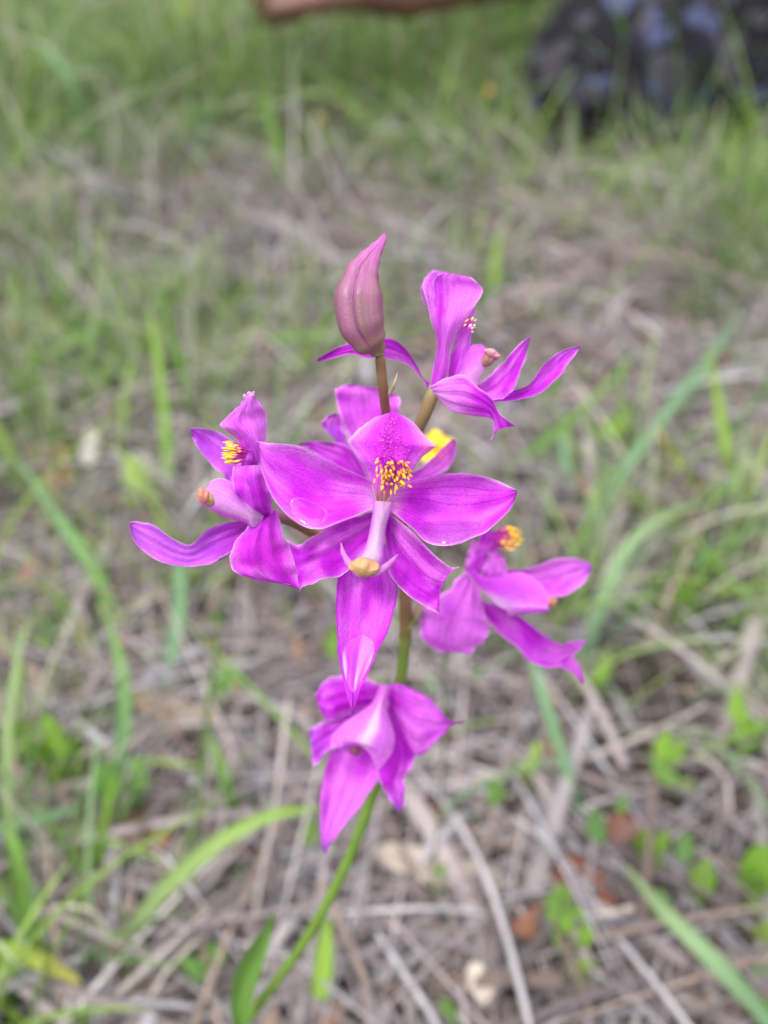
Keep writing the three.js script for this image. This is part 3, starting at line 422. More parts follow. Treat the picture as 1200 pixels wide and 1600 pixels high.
// left flower, seen from its side
{
  const Z = -70, o = flower('violet-tipped flower on the left turned to the left', P(405, 805, Z));
  part('pedicel', tube([P(631, 890, -345), P(560, 866, -290), P(490, 833, -215), P(448, 810, -150), P(410, 806, -90)], [0.0008, 0.0009, 0.00095, 0.0011, 0.0013], (b) => mix3([0.24, 0.15, 0.05], [0.45, 0.14, 0.36], sstep(0.7, 1, b)), 20, 10), stemMat, o);
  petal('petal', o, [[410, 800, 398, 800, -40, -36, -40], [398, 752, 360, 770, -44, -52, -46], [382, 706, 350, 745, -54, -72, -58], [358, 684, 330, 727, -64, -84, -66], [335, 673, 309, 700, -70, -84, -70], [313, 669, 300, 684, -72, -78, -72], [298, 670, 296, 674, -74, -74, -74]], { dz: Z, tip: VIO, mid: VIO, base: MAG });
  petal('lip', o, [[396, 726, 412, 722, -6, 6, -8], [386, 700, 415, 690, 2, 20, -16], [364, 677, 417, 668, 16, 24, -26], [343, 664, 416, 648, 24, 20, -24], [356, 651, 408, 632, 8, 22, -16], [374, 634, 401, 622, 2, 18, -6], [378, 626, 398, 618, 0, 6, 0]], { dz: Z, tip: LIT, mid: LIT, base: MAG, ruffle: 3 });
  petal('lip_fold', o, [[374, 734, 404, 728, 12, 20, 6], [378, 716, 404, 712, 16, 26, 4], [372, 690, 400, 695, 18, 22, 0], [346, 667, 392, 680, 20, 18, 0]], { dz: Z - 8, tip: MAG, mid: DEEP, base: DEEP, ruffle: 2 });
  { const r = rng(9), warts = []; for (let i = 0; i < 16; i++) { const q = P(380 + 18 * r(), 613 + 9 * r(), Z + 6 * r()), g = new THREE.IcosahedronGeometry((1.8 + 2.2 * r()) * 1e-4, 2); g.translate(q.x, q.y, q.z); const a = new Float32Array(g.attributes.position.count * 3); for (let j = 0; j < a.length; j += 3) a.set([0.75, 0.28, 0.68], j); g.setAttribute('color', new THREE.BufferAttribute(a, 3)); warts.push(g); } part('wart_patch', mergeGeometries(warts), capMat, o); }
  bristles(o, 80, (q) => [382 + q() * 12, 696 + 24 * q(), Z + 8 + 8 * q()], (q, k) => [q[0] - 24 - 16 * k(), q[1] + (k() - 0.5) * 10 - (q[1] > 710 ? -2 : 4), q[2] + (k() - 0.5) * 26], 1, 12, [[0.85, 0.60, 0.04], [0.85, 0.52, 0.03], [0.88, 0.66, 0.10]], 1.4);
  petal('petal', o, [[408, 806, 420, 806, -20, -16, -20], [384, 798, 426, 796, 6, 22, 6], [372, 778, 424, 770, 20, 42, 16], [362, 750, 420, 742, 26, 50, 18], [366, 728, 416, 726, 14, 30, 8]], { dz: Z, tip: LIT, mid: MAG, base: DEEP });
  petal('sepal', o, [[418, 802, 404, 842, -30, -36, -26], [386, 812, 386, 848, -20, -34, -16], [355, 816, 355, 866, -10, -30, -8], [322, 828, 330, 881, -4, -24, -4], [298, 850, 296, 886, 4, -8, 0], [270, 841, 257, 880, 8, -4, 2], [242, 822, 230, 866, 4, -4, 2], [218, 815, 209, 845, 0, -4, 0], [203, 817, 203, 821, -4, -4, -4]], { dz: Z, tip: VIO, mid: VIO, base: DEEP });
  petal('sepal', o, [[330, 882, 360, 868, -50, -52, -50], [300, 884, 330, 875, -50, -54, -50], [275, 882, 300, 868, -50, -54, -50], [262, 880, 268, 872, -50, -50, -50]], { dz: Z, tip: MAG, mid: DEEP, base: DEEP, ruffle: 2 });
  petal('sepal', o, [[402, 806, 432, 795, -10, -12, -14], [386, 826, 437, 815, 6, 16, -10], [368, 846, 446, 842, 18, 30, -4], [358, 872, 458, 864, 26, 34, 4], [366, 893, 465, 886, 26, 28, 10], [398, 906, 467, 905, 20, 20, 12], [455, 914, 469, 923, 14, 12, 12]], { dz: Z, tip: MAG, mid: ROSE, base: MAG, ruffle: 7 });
  const cl = surface([[412, 806, 408, 818, -20, -16, -20], [394, 790, 396, 824, -4, 6, -4], [376, 776, 386, 818, -4, 14, -2], [362, 754, 352, 808, -2, 22, 2], [345, 747, 330, 797, -4, 18, 4], [330, 751, 314, 788, -4, 10, 2], [326, 758, 311, 784, -4, 4, 0]], Z + 26, 0, 3);
  part('column', grid(18, 26, (a, b) => cl.at(a, b), (s, t) => { const n = fbm(s * 4, t * 5, 2, 0, 3); let c = mix3([0.82, 0.50, 0.80], [0.72, 0.18, 0.78], clamp(sstep(0.1, 0.4, t) * (1.2 - s) + 0.6 * (n - 0.5))); c = mix3(c, DEEP, 0.75 * sstep(0.72, 0.98, s) * sstep(0.1, 0.4, t)); return mix3(c, PALE, 0.4 * sstep(0.08, 0, s)); }), columnMat, o);
  knob('stigma', o, [332, 779], 14, 12, 8, Z + 36, 0.4, [0.30, 0.20, 0.10]);
  knob('hole_shade_knob', o, [317, 774], 9, 13, 10, Z + 42, 0.25, [0.55, 0.22, 0.15]);
}
// top right flower
{
  const Z = -85, o = flower('upper right flower with a tall folded lip', P(676, 612, Z));
  part('pedicel', tube([P(612, 722, -210), P(634, 700, -180), P(652, 672, -140), P(667, 640, -108), P(675, 618, -96), P(684, 600, -90)], [0.0008, 0.001, 0.00105, 0.00112, 0.0012, 0.0008], (b) => mix3([0.22, 0.13, 0.06], [0.30, 0.24, 0.10], b), 20, 10), stemMat, o);
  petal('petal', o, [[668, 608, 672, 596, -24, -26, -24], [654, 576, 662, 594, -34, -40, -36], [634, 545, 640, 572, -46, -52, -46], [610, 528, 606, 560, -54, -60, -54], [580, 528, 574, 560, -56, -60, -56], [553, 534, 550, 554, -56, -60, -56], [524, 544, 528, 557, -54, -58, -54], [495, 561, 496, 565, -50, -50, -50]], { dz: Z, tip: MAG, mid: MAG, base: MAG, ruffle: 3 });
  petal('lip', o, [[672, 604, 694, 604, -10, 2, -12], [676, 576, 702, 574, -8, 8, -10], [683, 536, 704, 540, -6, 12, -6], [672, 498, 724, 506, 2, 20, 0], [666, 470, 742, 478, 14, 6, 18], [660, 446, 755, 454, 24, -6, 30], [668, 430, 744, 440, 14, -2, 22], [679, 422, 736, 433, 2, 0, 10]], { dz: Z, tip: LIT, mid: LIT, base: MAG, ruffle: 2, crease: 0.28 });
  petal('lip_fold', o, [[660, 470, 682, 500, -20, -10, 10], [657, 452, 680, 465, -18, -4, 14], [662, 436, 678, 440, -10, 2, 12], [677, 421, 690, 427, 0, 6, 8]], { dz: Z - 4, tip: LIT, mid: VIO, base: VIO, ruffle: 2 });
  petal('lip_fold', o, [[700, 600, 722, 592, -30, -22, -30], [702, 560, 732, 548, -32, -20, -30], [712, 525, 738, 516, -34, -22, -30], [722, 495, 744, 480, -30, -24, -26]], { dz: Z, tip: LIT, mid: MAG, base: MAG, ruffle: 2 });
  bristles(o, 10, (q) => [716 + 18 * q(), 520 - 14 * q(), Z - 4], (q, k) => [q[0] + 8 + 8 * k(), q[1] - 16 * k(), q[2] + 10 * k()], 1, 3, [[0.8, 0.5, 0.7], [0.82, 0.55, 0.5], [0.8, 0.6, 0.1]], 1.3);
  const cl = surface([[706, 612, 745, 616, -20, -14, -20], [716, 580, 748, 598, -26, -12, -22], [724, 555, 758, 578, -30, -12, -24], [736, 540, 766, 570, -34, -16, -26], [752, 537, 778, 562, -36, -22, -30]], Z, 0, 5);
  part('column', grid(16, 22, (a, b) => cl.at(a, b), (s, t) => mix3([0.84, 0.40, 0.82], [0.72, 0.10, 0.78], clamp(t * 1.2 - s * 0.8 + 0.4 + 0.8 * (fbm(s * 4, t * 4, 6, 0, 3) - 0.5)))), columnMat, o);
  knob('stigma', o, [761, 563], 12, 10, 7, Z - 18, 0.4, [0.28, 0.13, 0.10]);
  knob('hole_shade_knob', o, [769, 552], 13, 7, 9, Z - 14, -0.5, [0.60, 0.26, 0.30]);
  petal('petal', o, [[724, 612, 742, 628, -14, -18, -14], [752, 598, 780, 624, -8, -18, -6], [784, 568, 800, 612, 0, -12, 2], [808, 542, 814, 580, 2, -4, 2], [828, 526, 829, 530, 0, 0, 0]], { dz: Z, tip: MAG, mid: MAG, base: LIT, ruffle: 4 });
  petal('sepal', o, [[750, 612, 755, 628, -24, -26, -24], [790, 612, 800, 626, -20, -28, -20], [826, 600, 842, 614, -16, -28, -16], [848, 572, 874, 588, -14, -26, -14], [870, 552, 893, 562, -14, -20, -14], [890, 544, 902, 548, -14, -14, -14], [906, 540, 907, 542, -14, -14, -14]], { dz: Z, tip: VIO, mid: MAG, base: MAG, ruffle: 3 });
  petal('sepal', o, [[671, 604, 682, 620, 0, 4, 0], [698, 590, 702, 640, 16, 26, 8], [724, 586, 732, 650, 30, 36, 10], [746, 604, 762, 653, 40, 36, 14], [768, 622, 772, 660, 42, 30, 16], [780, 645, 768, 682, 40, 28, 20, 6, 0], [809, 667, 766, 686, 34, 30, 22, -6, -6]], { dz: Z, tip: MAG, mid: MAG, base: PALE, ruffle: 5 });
}
// flower hidden behind the middle one
{
  const Z = -330, o = flower('flower mostly hidden behind the middle flower', P(590, 735, Z));
  part('pedicel', tube([P(626, 800, -275), P(612, 765, -305), P(592, 738, -328)], [0.0008, 0.001, 0.0011], [0.42, 0.14, 0.36], 12, 8), stemMat, o);
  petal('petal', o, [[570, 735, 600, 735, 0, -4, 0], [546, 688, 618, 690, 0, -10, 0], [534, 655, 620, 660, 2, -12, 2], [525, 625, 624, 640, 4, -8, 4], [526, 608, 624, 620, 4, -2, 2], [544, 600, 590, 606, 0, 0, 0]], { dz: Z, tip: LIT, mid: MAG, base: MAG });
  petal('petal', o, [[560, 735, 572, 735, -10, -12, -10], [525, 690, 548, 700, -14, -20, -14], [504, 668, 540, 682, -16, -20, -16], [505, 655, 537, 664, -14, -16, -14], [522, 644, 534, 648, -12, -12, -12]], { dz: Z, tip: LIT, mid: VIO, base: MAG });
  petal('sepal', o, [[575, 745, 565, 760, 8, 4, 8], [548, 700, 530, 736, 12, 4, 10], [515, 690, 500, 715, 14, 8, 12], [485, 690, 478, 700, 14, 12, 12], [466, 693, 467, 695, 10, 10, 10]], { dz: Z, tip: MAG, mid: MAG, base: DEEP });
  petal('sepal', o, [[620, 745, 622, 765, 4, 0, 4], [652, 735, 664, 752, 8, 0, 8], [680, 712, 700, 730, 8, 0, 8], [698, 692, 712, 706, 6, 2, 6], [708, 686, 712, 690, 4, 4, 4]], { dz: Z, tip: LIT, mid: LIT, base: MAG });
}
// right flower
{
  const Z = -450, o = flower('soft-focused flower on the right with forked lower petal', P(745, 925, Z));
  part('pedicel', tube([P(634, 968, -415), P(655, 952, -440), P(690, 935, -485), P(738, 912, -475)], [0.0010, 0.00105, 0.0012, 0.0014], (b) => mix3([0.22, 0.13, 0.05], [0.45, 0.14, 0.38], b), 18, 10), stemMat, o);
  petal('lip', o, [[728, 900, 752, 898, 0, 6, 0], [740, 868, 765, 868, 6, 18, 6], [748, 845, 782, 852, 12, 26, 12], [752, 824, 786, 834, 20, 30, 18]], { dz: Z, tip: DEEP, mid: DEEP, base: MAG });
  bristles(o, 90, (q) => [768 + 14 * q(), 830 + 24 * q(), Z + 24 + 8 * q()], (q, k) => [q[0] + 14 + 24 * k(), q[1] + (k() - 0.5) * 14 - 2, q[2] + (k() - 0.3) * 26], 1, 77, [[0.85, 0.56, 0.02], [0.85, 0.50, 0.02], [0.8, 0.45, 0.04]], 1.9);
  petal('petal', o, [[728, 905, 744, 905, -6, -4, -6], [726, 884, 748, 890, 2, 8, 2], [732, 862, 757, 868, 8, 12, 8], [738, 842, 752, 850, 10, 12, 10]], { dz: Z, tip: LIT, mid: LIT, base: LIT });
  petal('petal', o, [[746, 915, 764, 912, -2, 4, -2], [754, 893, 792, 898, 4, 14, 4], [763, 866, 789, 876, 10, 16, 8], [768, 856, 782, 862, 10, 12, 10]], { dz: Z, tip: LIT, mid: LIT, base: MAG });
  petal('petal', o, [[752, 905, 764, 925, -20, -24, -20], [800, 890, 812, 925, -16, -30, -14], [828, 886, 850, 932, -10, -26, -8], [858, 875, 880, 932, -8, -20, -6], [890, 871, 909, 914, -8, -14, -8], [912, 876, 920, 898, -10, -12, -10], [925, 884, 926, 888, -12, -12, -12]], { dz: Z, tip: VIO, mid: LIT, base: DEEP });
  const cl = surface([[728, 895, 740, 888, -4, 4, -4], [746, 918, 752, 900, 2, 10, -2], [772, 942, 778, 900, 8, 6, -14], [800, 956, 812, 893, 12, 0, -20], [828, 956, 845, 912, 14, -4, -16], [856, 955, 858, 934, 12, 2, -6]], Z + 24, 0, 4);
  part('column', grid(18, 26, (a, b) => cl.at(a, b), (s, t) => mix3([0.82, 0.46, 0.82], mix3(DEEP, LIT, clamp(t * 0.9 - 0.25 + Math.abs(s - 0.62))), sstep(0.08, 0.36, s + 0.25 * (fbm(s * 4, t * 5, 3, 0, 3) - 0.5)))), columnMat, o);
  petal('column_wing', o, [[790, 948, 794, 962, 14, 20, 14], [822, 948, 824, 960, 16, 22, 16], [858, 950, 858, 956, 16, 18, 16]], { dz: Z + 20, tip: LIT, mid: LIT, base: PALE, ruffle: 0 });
  knob('hole_shade_knob', o, [859, 941], 13, 11, 10, Z + 14, 0.2, [0.48, 0.17, 0.10]);
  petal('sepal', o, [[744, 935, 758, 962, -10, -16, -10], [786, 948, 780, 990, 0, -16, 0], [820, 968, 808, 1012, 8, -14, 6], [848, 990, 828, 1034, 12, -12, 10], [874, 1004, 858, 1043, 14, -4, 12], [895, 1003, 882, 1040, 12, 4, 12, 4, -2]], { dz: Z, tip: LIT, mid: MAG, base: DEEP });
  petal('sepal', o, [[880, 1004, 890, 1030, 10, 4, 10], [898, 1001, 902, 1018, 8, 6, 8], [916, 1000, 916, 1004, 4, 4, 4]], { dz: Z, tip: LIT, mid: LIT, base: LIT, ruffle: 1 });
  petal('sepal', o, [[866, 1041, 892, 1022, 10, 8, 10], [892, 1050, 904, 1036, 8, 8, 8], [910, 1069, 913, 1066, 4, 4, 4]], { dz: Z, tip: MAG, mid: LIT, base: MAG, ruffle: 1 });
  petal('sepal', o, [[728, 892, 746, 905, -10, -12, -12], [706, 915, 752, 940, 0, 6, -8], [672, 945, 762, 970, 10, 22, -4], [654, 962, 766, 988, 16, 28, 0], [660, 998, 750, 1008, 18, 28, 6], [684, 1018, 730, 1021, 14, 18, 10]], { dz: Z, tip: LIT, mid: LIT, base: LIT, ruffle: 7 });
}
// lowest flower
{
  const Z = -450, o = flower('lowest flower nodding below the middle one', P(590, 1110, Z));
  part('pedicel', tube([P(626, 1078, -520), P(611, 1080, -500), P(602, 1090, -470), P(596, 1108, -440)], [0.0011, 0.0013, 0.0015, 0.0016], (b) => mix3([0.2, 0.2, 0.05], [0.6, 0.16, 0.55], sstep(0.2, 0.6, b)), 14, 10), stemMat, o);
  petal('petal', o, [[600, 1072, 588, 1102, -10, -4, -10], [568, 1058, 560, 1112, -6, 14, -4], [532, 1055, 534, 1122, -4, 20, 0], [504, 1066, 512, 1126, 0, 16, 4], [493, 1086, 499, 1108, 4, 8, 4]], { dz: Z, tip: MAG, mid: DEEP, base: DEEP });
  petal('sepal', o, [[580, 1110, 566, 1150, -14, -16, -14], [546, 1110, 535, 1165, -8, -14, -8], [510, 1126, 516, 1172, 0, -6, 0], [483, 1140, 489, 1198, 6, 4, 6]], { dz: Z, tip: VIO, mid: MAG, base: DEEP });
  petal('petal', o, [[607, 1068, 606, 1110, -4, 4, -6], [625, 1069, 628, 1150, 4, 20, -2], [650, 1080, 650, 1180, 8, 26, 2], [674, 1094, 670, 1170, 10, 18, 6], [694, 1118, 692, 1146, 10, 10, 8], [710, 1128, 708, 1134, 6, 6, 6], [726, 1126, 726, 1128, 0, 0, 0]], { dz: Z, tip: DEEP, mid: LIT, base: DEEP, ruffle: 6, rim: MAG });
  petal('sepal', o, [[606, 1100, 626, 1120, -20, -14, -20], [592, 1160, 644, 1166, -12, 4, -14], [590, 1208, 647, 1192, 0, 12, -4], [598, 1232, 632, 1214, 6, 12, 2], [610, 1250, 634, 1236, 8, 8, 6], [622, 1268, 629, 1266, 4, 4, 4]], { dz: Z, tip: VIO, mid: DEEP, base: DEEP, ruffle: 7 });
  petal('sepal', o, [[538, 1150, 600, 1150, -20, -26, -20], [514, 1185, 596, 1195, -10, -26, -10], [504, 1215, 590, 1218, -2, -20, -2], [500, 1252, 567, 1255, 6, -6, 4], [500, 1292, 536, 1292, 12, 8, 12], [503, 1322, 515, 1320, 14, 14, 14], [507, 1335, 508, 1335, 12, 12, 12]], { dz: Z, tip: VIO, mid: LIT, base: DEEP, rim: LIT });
  const hd = surface([[594, 1068, 612, 1070, 0, 12, 0], [580, 1100, 604, 1104, 14, 36, 14], [548, 1122, 616, 1146, 20, 58, 22], [520, 1148, 614, 1172, 26, 66, 26], [517, 1168, 600, 1194, 34, 56, 34, 10, -16], [519, 1171, 587, 1205, 36, 50, 38, 12, -22]], Z + 30, 0, 8);
  part('column', grid(20, 26, (a, b) => hd.at(a, b), (s, t) => { const e = Math.abs(s - 0.52) * 2; const n = fbm(s * 4, t * 4, 4, 0, 3); let c = mix3([0.90, 0.58, 0.86], [0.78, 0.19, 0.84], clamp(sstep(0.05, 0.34, e) + 0.7 * (n - 0.5))); return mix3(c, [0.70, 0.12, 0.66], sstep(0.3, 0.05, t) * 0.85); }), columnMat, o);
  knob('hole_shade_knob', o, [556, 1173], 13, 9, 12, Z + 48, 0, [0.20, 0.05, 0.10]);  // dark knob added to stand in for the shaded hole of this column
}
// water lying on the middle flower
const waterMat = new THREE.MeshPhysicalMaterial({ color: 0xffffff, transmission: 1, thickness: 0.001, ior: 1.33, roughness: 0.02 });
const filmMat = waterMat.clone(); filmMat.roughness = 0.4;
for (const [f, s0, t0, ds, dt, label] of drops) {
  const c = f.at(s0, t0), film = ds > 0.4, h = film ? 0.0003 : 0.0011, lim = (s) => clamp(s, 0.02, 0.985);
  const pt = (a, b, up) => { const r = b, th = a * 2 * Math.PI, s = lim(s0 + ds * r * Math.cos(th)), t = t0 + dt * r * Math.sin(th); return f.at(s, t).addScaledVector(f.normal(s, t), -0.00012 + (up ? h * Math.pow(Math.max(0, 1 - r * r), 0.55) : -0.0001 * (1 - r * r))); };
  const top = grid(40, 14, (a, b) => pt(a, 1 - b, true), null, true), bot = grid(40, 14, (a, b) => pt(a, b, false), null, true), g = mergeGeometries([top, bot]); g.translate(-c.x, -c.y, -c.z);
  const m = new THREE.Mesh(g, film ? filmMat : waterMat); m.name = numbered('water_drop'); m.position.copy(c); m.castShadow = false; scene.add(m); tag(m, label, 'water drop');
}

// ---------------------------------------------------------------- person kneeling behind the grass
{
  const H = thing('person', V(0.42, 0, -1.3), 'person kneeling at the top right in dark blue-grey camouflage trousers, bare forearm reaching left', 'person');
  const skinCol = [0.17, 0.085, 0.055];
  const B = { hip: V(0.60, 0.27, -1.36), kneeA: V(0.235, 0.085, -1.06), ankA: V(0.62, 0.06, -1.10), toeA: V(0.76, 0.03, -1.11), kneeB: V(0.25, 0.08, -1.46), ankB: V(0.64, 0.06, -1.48), toeB: V(0.78, 0.03, -1.48), hipA: V(0.58, 0.25, -1.21), hipB: V(0.59, 0.25, -1.45), waist: V(0.53, 0.40, -1.36), chest: V(0.41, 0.52, -1.35), neck: V(0.31, 0.62, -1.35), head: V(0.23, 0.71, -1.34), shA: V(0.35, 0.55, -1.19), shB: V(0.36, 0.56, -1.52), elA: V(0.255, 0.205, -1.12), wrA: V(-0.015, 0.150, -1.11), elB: V(0.30, 0.27, -1.58), wrB: V(0.18, 0.16, -1.48) };
  function body(name, bones, k, res, m, parent, box, uvScale = 2, extra) { // smooth joined tapered limbs
    const lo = box[0], size = box[1], mc = new MarchingCubes(res, m, false, false, 160000); mc.isolation = 0; mc.field.fill(0);
    for (let z = 0; z < res; z++) for (let y = 0; y < res; y++) for (let x = 0; x < res; x++) {
      const px = lo.x + (x / res) * size, py = lo.y + (y / res) * size, pz = lo.z + (z / res) * size; let acc = 0;
      for (const [a, b, ra, rb] of bones) {
        const dx = b.x - a.x, dy = b.y - a.y, dz = b.z - a.z, l = dx * dx + dy * dy + dz * dz || 1e-9, t = clamp(((px - a.x) * dx + (py - a.y) * dy + (pz - a.z) * dz) / l);
        const d = Math.hypot(px - a.x - dx * t, py - a.y - dy * t, pz - a.z - dz * t) - lerp(ra, rb, t); acc += Math.exp(-d / k);
      }
      let d = acc > 0 ? -k * Math.log(acc) : 1; if (extra) d += extra(px, py, pz); mc.field[x + y * res + z * res * res] = clamp(-d, -0.2, 0.2);
    }
    mc.update(); const n = mc.count, p = mc.positionArray.slice(0, n * 3), nn = mc.normalArray.slice(0, n * 3), uv = [];
    for (let i = 0; i < n; i++) { p[i * 3] = lo.x + (p[i * 3] + 1) / 2 * size; p[i * 3 + 1] = lo.y + (p[i * 3 + 1] + 1) / 2 * size; p[i * 3 + 2] = lo.z + (p[i * 3 + 2] + 1) / 2 * size; uv.push(p[i * 3] * uvScale, (p[i * 3 + 1] - p[i * 3 + 2] * 0.7) * uvScale); const l = Math.hypot(nn[i * 3], nn[i * 3 + 1], nn[i * 3 + 2]) || 1; for (let j = 0; j < 3; j++) nn[i * 3 + j] /= l; }
    const g = new THREE.BufferGeometry(); g.setAttribute('position', new THREE.BufferAttribute(p, 3)); g.setAttribute('normal', new THREE.BufferAttribute(nn, 3)); g.setAttribute('uv', new THREE.Float32BufferAttribute(uv, 2)); return g;
  }
  const skinMap = tex(256, (u, v) => { const k = 0.85 + 0.3 * fbm(u * 16, v * 16, 13, 16); return [0.455 * k, 0.325 * k, 0.27 * k]; });
  const skin = new THREE.MeshPhysicalMaterial({ map: skinMap, roughness: 0.5, sheen: 0.1 });
  const bones = [[B.hip, B.waist, 0.13, 0.12], [B.waist, B.chest, 0.12, 0.125], [B.chest, B.neck, 0.11, 0.055], [B.neck, B.head, 0.055, 0.06], [B.shA, B.shB, 0.06, 0.06], [B.shA, B.elA, 0.052, 0.042], [B.elA, B.wrA, 0.043, 0.029], [B.shB, B.elB, 0.052, 0.042], [B.elB, B.wrB, 0.04, 0.028], [B.hipA, B.kneeA, 0.085, 0.058], [B.kneeA, B.ankA, 0.052, 0.038], [B.hipB, B.kneeB, 0.085, 0.058], [B.kneeB, B.ankB, 0.052, 0.038], [B.ankA, B.toeA, 0.035, 0.025], [B.ankB, B.toeB, 0.035, 0.025]];
  const g1 = body('body', bones, 0.012, 84, skin, H, [V(0, -0.03, -1.9), 1.05]);
  // head with face, and the reaching hand on finer grids
  const hc = B.head.clone().add(V(-0.015, 0.02, 0)), fx = (x, y, z) => hc.clone().add(V(x, y, z));
  const g2 = body('head', [[fx(0.01, 0.03, 0), fx(-0.01, 0.03, 0), 0.083, 0.08], [fx(-0.03, -0.03, 0), fx(-0.045, -0.075, 0), 0.055, 0.033], [fx(-0.09, 0.005, 0), fx(-0.112, -0.022, 0), 0.009, 0.014], [fx(-0.088, 0.022, -0.05), fx(-0.088, 0.022, 0.05), 0.012, 0.012], [fx(-0.088, -0.052, -0.018), fx(-0.088, -0.052, 0.018), 0.009, 0.009], [fx(0.012, 0.015, 0.08), fx(0.015, -0.03, 0.078), 0.016, 0.009], [fx(0.012, 0.015, -0.08), fx(0.015, -0.03, -0.078), 0.016, 0.009], [B.neck, fx(0, -0.05, 0), 0.05, 0.05]], 0.008, 76, skin, H, [hc.clone().add(V(-0.15, -0.15, -0.14)), 0.28]);
  const w = B.wrA, hv = (x, y, z) => V(w.x + x, w.y + y + 0.03 * clamp((0.02 - x) / 0.07), w.z + z), hb = [[hv(0.02, 0.007, 0), hv(-0.02, -0.004, 0), 0.029, 0.027], [hv(-0.02, -0.006, 0.012), hv(-0.072, -0.012, 0.022), 0.023, 0.018], [hv(-0.02, -0.006, -0.014), hv(-0.076, -0.012, -0.022), 0.022, 0.017]];
  [[0.033, 0.9], [0.012, 1], [-0.010, 0.96], [-0.030, 0.82]].forEach(([z, l]) => { const a = hv(-0.078, -0.012, z), b = hv(-0.078 - 0.034 * l, -0.024, z), c = hv(-0.078 - 0.026 * l, -0.024 - 0.022 * l, z * 0.98), d = hv(-0.078 + 0.004, -0.022 - 0.022 * l, z * 0.96); hb.push([a, b, 0.0115, 0.010], [b, c, 0.0098, 0.009], [c, d, 0.009, 0.0078]); });
  hb.push([hv(-0.015, -0.012, 0.022), hv(-0.052, -0.026, 0.048), 0.015, 0.012], [hv(-0.052, -0.026, 0.048), hv(-0.092, -0.034, 0.046), 0.011, 0.009]);
  const g3 = body('hand', hb, 0.003, 76, skin, H, [hv(-0.17, -0.13, -0.09), 0.22]);
  const w2 = B.wrB, hb2 = [[w2, w2.clone().add(V(-0.03, -0.06, 0)), 0.028, 0.026]]; for (let i = 0; i < 4; i++) { const a = w2.clone().add(V(-0.04, -0.075, 0.03 - 0.02 * i)), b = a.clone().add(V(-0.03, -0.03, 0)), c = b.clone().add(V(0.004, -0.028, 0)); hb2.push([a, b, 0.011, 0.009], [b, c, 0.009, 0.0075], [w2.clone().add(V(-0.02, -0.03, 0.015 - 0.01 * i)), a, 0.016, 0.013]); } hb2.push([w2.clone().add(V(-0.01, -0.03, 0.02)), w2.clone().add(V(-0.04, -0.06, 0.055)), 0.013, 0.009]);
  const g4 = body('hand', hb2, 0.004, 64, skin, H, [w2.clone().add(V(-0.14, -0.16, -0.09)), 0.2]);
  part('body', mergeGeometries([g1, g2, g3, g4]), skin, H);
  const camo = tex(512, (u, v) => { const a = fbm(u * 7 + 0.6 * fbm(u * 14, v * 14, 41, 14), v * 7, 42, 7, 3), b = fbm(u * 9, v * 9, 52, 9, 3), c = fbm(u * 6, v * 6, 63, 6, 3), n = 0.9 + 0.2 * noise2(u * 200, v * 200, 3); let k = [0.12, 0.125, 0.18]; if (a > 0.58) k = [0.29, 0.32, 0.44]; if (b > 0.47) k = [0.05, 0.05, 0.075]; if (c > 0.64) k = [0.27, 0.26, 0.29]; return [k[0] * n, k[1] * n, k[2] * n]; });
  const fold = (x, y, z) => 0.006 * Math.sin(x * 46 + y * 30) * Math.sin(z * 40 + y * 25) - 0.004 * Math.sin(x * 90 + z * 30);
  const cloth = new THREE.MeshStandardMaterial({ map: camo, roughness: 0.95 });
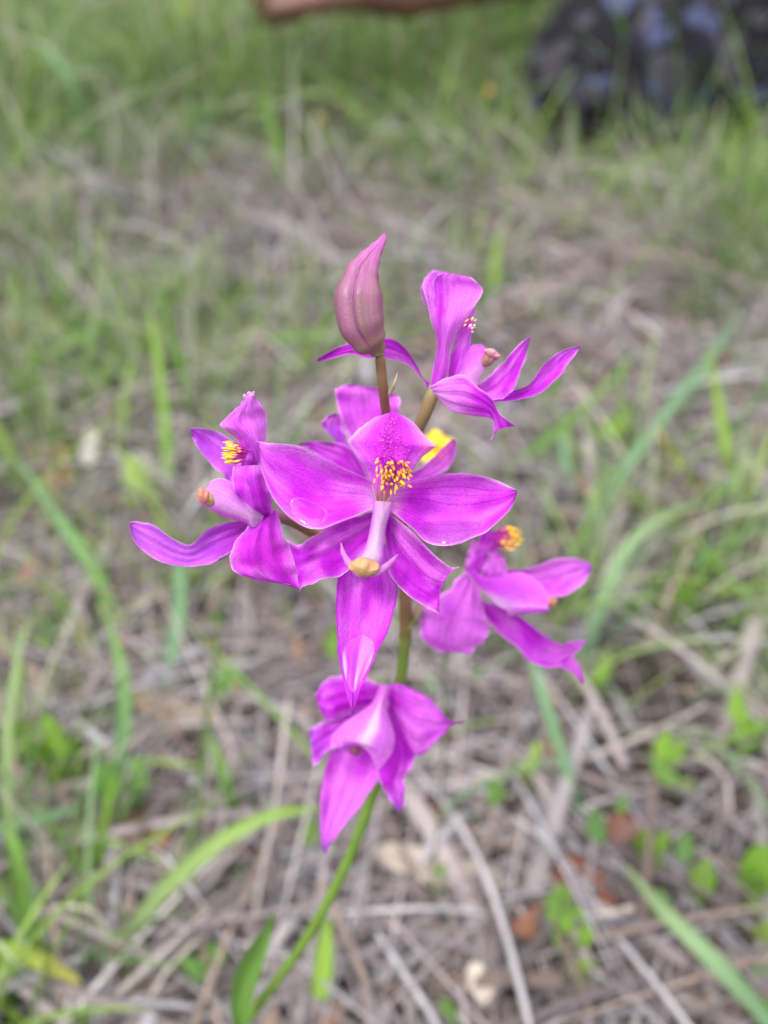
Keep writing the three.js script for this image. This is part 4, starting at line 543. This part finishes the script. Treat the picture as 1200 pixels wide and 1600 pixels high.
  part('trousers', body('trousers', [[B.hip, B.waist.clone().lerp(B.hip, 0.45), 0.15, 0.135], [B.hipA, B.kneeA, 0.105, 0.078], [B.kneeA, B.ankA.clone().lerp(B.kneeA, 0.08), 0.072, 0.058], [B.hipB, B.kneeB, 0.105, 0.078], [B.kneeB, B.ankB.clone().lerp(B.kneeB, 0.08), 0.072, 0.058]], 0.012, 96, cloth, H, [V(0.1, -0.04, -1.68), 0.72], 6, fold), cloth, H);
  const shirtM = new THREE.MeshStandardMaterial({ color: new THREE.Color().setRGB(0.05, 0.055, 0.07), roughness: 0.95 });
  part('shirt', body('shirt', [[B.hip.clone().lerp(B.waist, 0.25), B.waist, 0.152, 0.138], [B.waist, B.chest, 0.138, 0.145], [B.chest, B.neck.clone().lerp(B.chest, 0.25), 0.13, 0.085], [B.shA, B.shB, 0.074, 0.074], [B.shA, B.shA.clone().lerp(B.elA, 0.55), 0.07, 0.064], [B.shB, B.shB.clone().lerp(B.elB, 0.55), 0.07, 0.064]], 0.014, 72, shirtM, H, [V(0.18, 0.15, -1.75), 0.78], 2, fold), shirtM, H);
  const bootM = new THREE.MeshStandardMaterial({ color: new THREE.Color().setRGB(0.02, 0.018, 0.016), roughness: 0.6 });
  for (const s of ['A', 'B']) part('boot', body('boot', [[B['ank' + s].clone().add(V(-0.05, 0.01, 0)), B['ank' + s], 0.052, 0.05], [B['ank' + s], B['toe' + s], 0.05, 0.036]], 0.01, 40, bootM, H, [B['ank' + s].clone().add(V(-0.13, -0.1, -0.15)), 0.32]), bootM, H);
  const hairM = new THREE.MeshStandardMaterial({ color: new THREE.Color().setRGB(0.012, 0.01, 0.009), roughness: 0.9 });
  part('hair', body('hair', [[fx(0.022, 0.05, 0), fx(0.0, 0.058, 0), 0.085, 0.08], [fx(0.05, 0.0, 0), fx(0.05, -0.01, 0), 0.052, 0.04]], 0.01, 48, hairM, H, [hc.clone().add(V(-0.14, -0.13, -0.14)), 0.28], 4, (x, y, z) => 0.004 * Math.sin(x * 300) * Math.sin(y * 280) * Math.sin(z * 310)), hairM, H);
  for (const s of [-1, 1]) { const g = new THREE.SphereGeometry(0.0115, 14, 10); const q = fx(-0.083, 0.004, 0.03 * s); g.translate(q.x, q.y, q.z); part('eye', g, new THREE.MeshStandardMaterial({ color: 0x2a1c14, roughness: 0.2 }), H); }
}
renderer.render(scene, camera);
